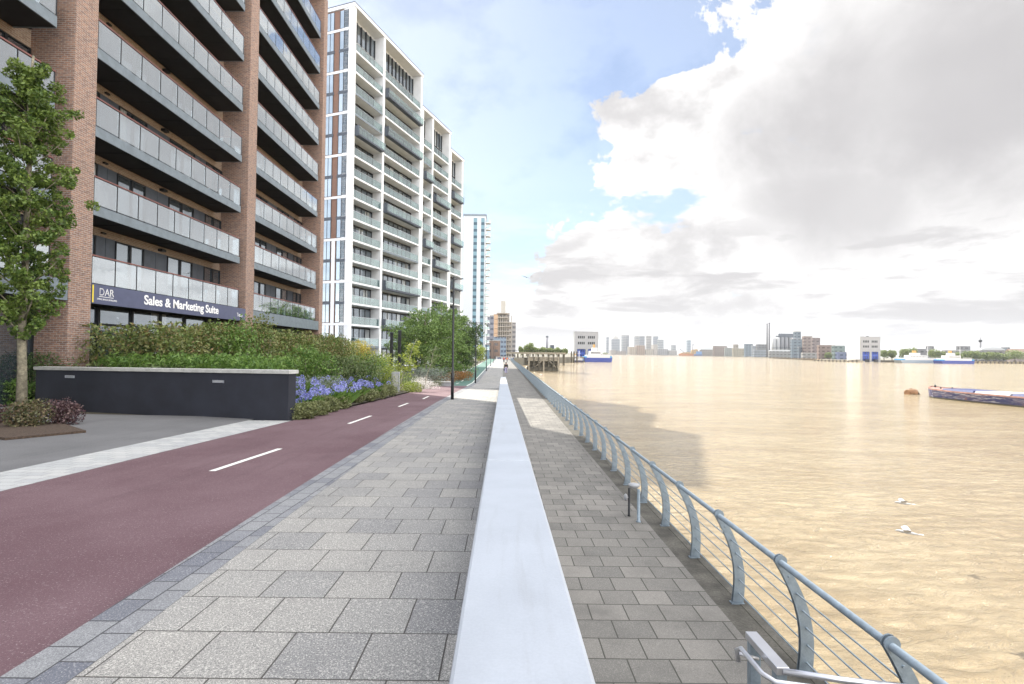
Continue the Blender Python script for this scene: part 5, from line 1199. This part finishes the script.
# piled quay along the far bank and jetty legs
def quay_run(label, pA, pB, top, m):
    a = GW(*pA); c = GW(*pB); v = Vector((c[0] - a[0], c[1] - a[1])); o = thing('river_wharf', label, 'wharf', (a[0], a[1], WATER), math.atan2(v.y, v.x)); ln_ = v.length
    b = MB(); b.box(0, ln_, -.6, 3, -1, top); b.build('wall', m, o)
    n = min(90, int(ln_ / 6))
    for k in range(n): b = MB(); b.box(ln_ * k / n, ln_ * k / n + 1.4, -1.5, -.62, -1, top * .8 + .5 * (k % 3)); b.build('pile', M['timber'], o)
    return o
tan = plain('tan_quay', (.34, .24, .14), .9, var=.3, vs=.1)
quay_run('dark timber wharf left of the far ferry terminal', (815, 361.2), (861, 362.4), 2.2, M['timber_pale'])
quay_run('tan river wall below the refinery', (762, 357.8), (818, 360.6), 2.4, tan)
quay_run('brown mud edged river wall right of the ferries', (968, 363.3), (1060, 364.2), 2.6, plain('mud_quay', (.22, .18, .11), .9, var=.3, vs=.1))
quay_run('long low river wall under the warehouses', (700, 355.9), (762, 357.7), 2.4, plain('grey_quay', (.3, .27, .22), .9, var=.3, vs=.1))
quay_run('pier wall between far terminal and ferries', (880, 362.2), (900, 362.5), 2.6, M['timber'])
# far trees
def far_tree(label, px_, top, d, w_, m, zb=-2.9):
    x = WX(px_, d); h = WZ(top, d) - zb; r = thing('far_tree', label, 'tree', (x, d, zb), 0, 'trees on the far banks'); ww = w_ / FX * d / 2
    arr = [clump_pts((ww * .6 * math.cos(i * 2.4) * math.sqrt((i + .5) / 9), ww * .5 * math.sin(i * 2.4), h * random.uniform(.45, .72)), (ww * .5, ww * .5, h * .3), 150, .5) for i in range(9)]
    leaves('crown', m, np.concatenate(arr), max(.5, d * .0022), r, up=.2, aspect=.8); b = MB(); b.tube([(0, 0, 0), (0, 0, h * .6)], [h * .04, h * .02], 6); b.build('trunk', M['bark'], r); return r
lm = leaf_mat('far_green', [(0, (.11, .15, .05)), (.5, (.18, .23, .08)), (1, (.26, .30, .11))], .3)
ft = [(521, 346.2, 6, 'small dull tree at the walkway end'), (526.5, 343.5, 8, 'dark rounded tree left of the tallest far tree'), (530, 342.3, 8, 'tallest round tree above the timber platform'), (536, 346.8, 9, 'light green tree beside the tallest one'), (542.5, 346.3, 9, 'light green tree below the thin chimney'), (550, 347, 9, 'pale green tree below the dark block'), (557, 347.3, 9, 'light green tree right of the dark block'), (564, 348, 8, 'last light green tree before the ferry terminal')]
for px_, tp, w_, lb in ft: far_tree(lb, px_, tp, 420 if px_ > 524 else 400, w_, lm, -.3)
ft2 = [(884, 349.6, 7, 500, 'dark tree just right of the far terminal'), (892, 349.8, 7, 520, 'small tree left of the white ferry'), (904, 348.5, 8, 560, 'tree above the left end of the white ferry'), (912, 347, 9, 560, 'broad tree above the white ferry roof'), (934, 348.3, 9, 560, 'dark green round tree above the right ferry bow'), (942, 350.5, 6, 540, 'low tree beside the dark round one'), (957, 352, 9, 500, 'tree below the grey office'), (968, 350.3, 9, 520, 'tree left of the slim mast tower'), (976, 350.8, 9, 520, 'bushy tree under the slim mast tower'), (986, 351, 9, 520, 'bushy tree right of the slim mast tower'), (996, 352, 8, 500, 'low tree before the domed hall'), (1004, 353.2, 7, 480, 'low tree right of the domed hall'), (1015, 349.5, 16, 460, 'green hill tree behind the right edge shed'), (828, 352, 6, 560, 'small green bush left of the far terminal'), (605, 352.8, 5, 900, 'dull bush beside the left ferry')]
for px_, tp, w_, d, lb in ft2: far_tree(lb, px_, tp, BD(px_, d * .5), w_ * 1.25, lm)

# ------------------------------------------------------------------ summer haze over the river
m = bpy.data.materials.new('haze'); m.use_nodes = True; t = NT(m.node_tree); t.n.clear()
v = t.add('ShaderNodeVolumePrincipled', i_Color=(.86, .90, .96, 1), i_Density=.00007); v.inputs['Anisotropy'].default_value = .2
o_ = t.add('ShaderNodeOutputMaterial'); t.l.new(v.outputs[0], o_.inputs['Volume'])
b = MB(); b.box(-2000, 6500, -320, 6500, -11, 160); tag(b.build('haze', m), kind='stuff')
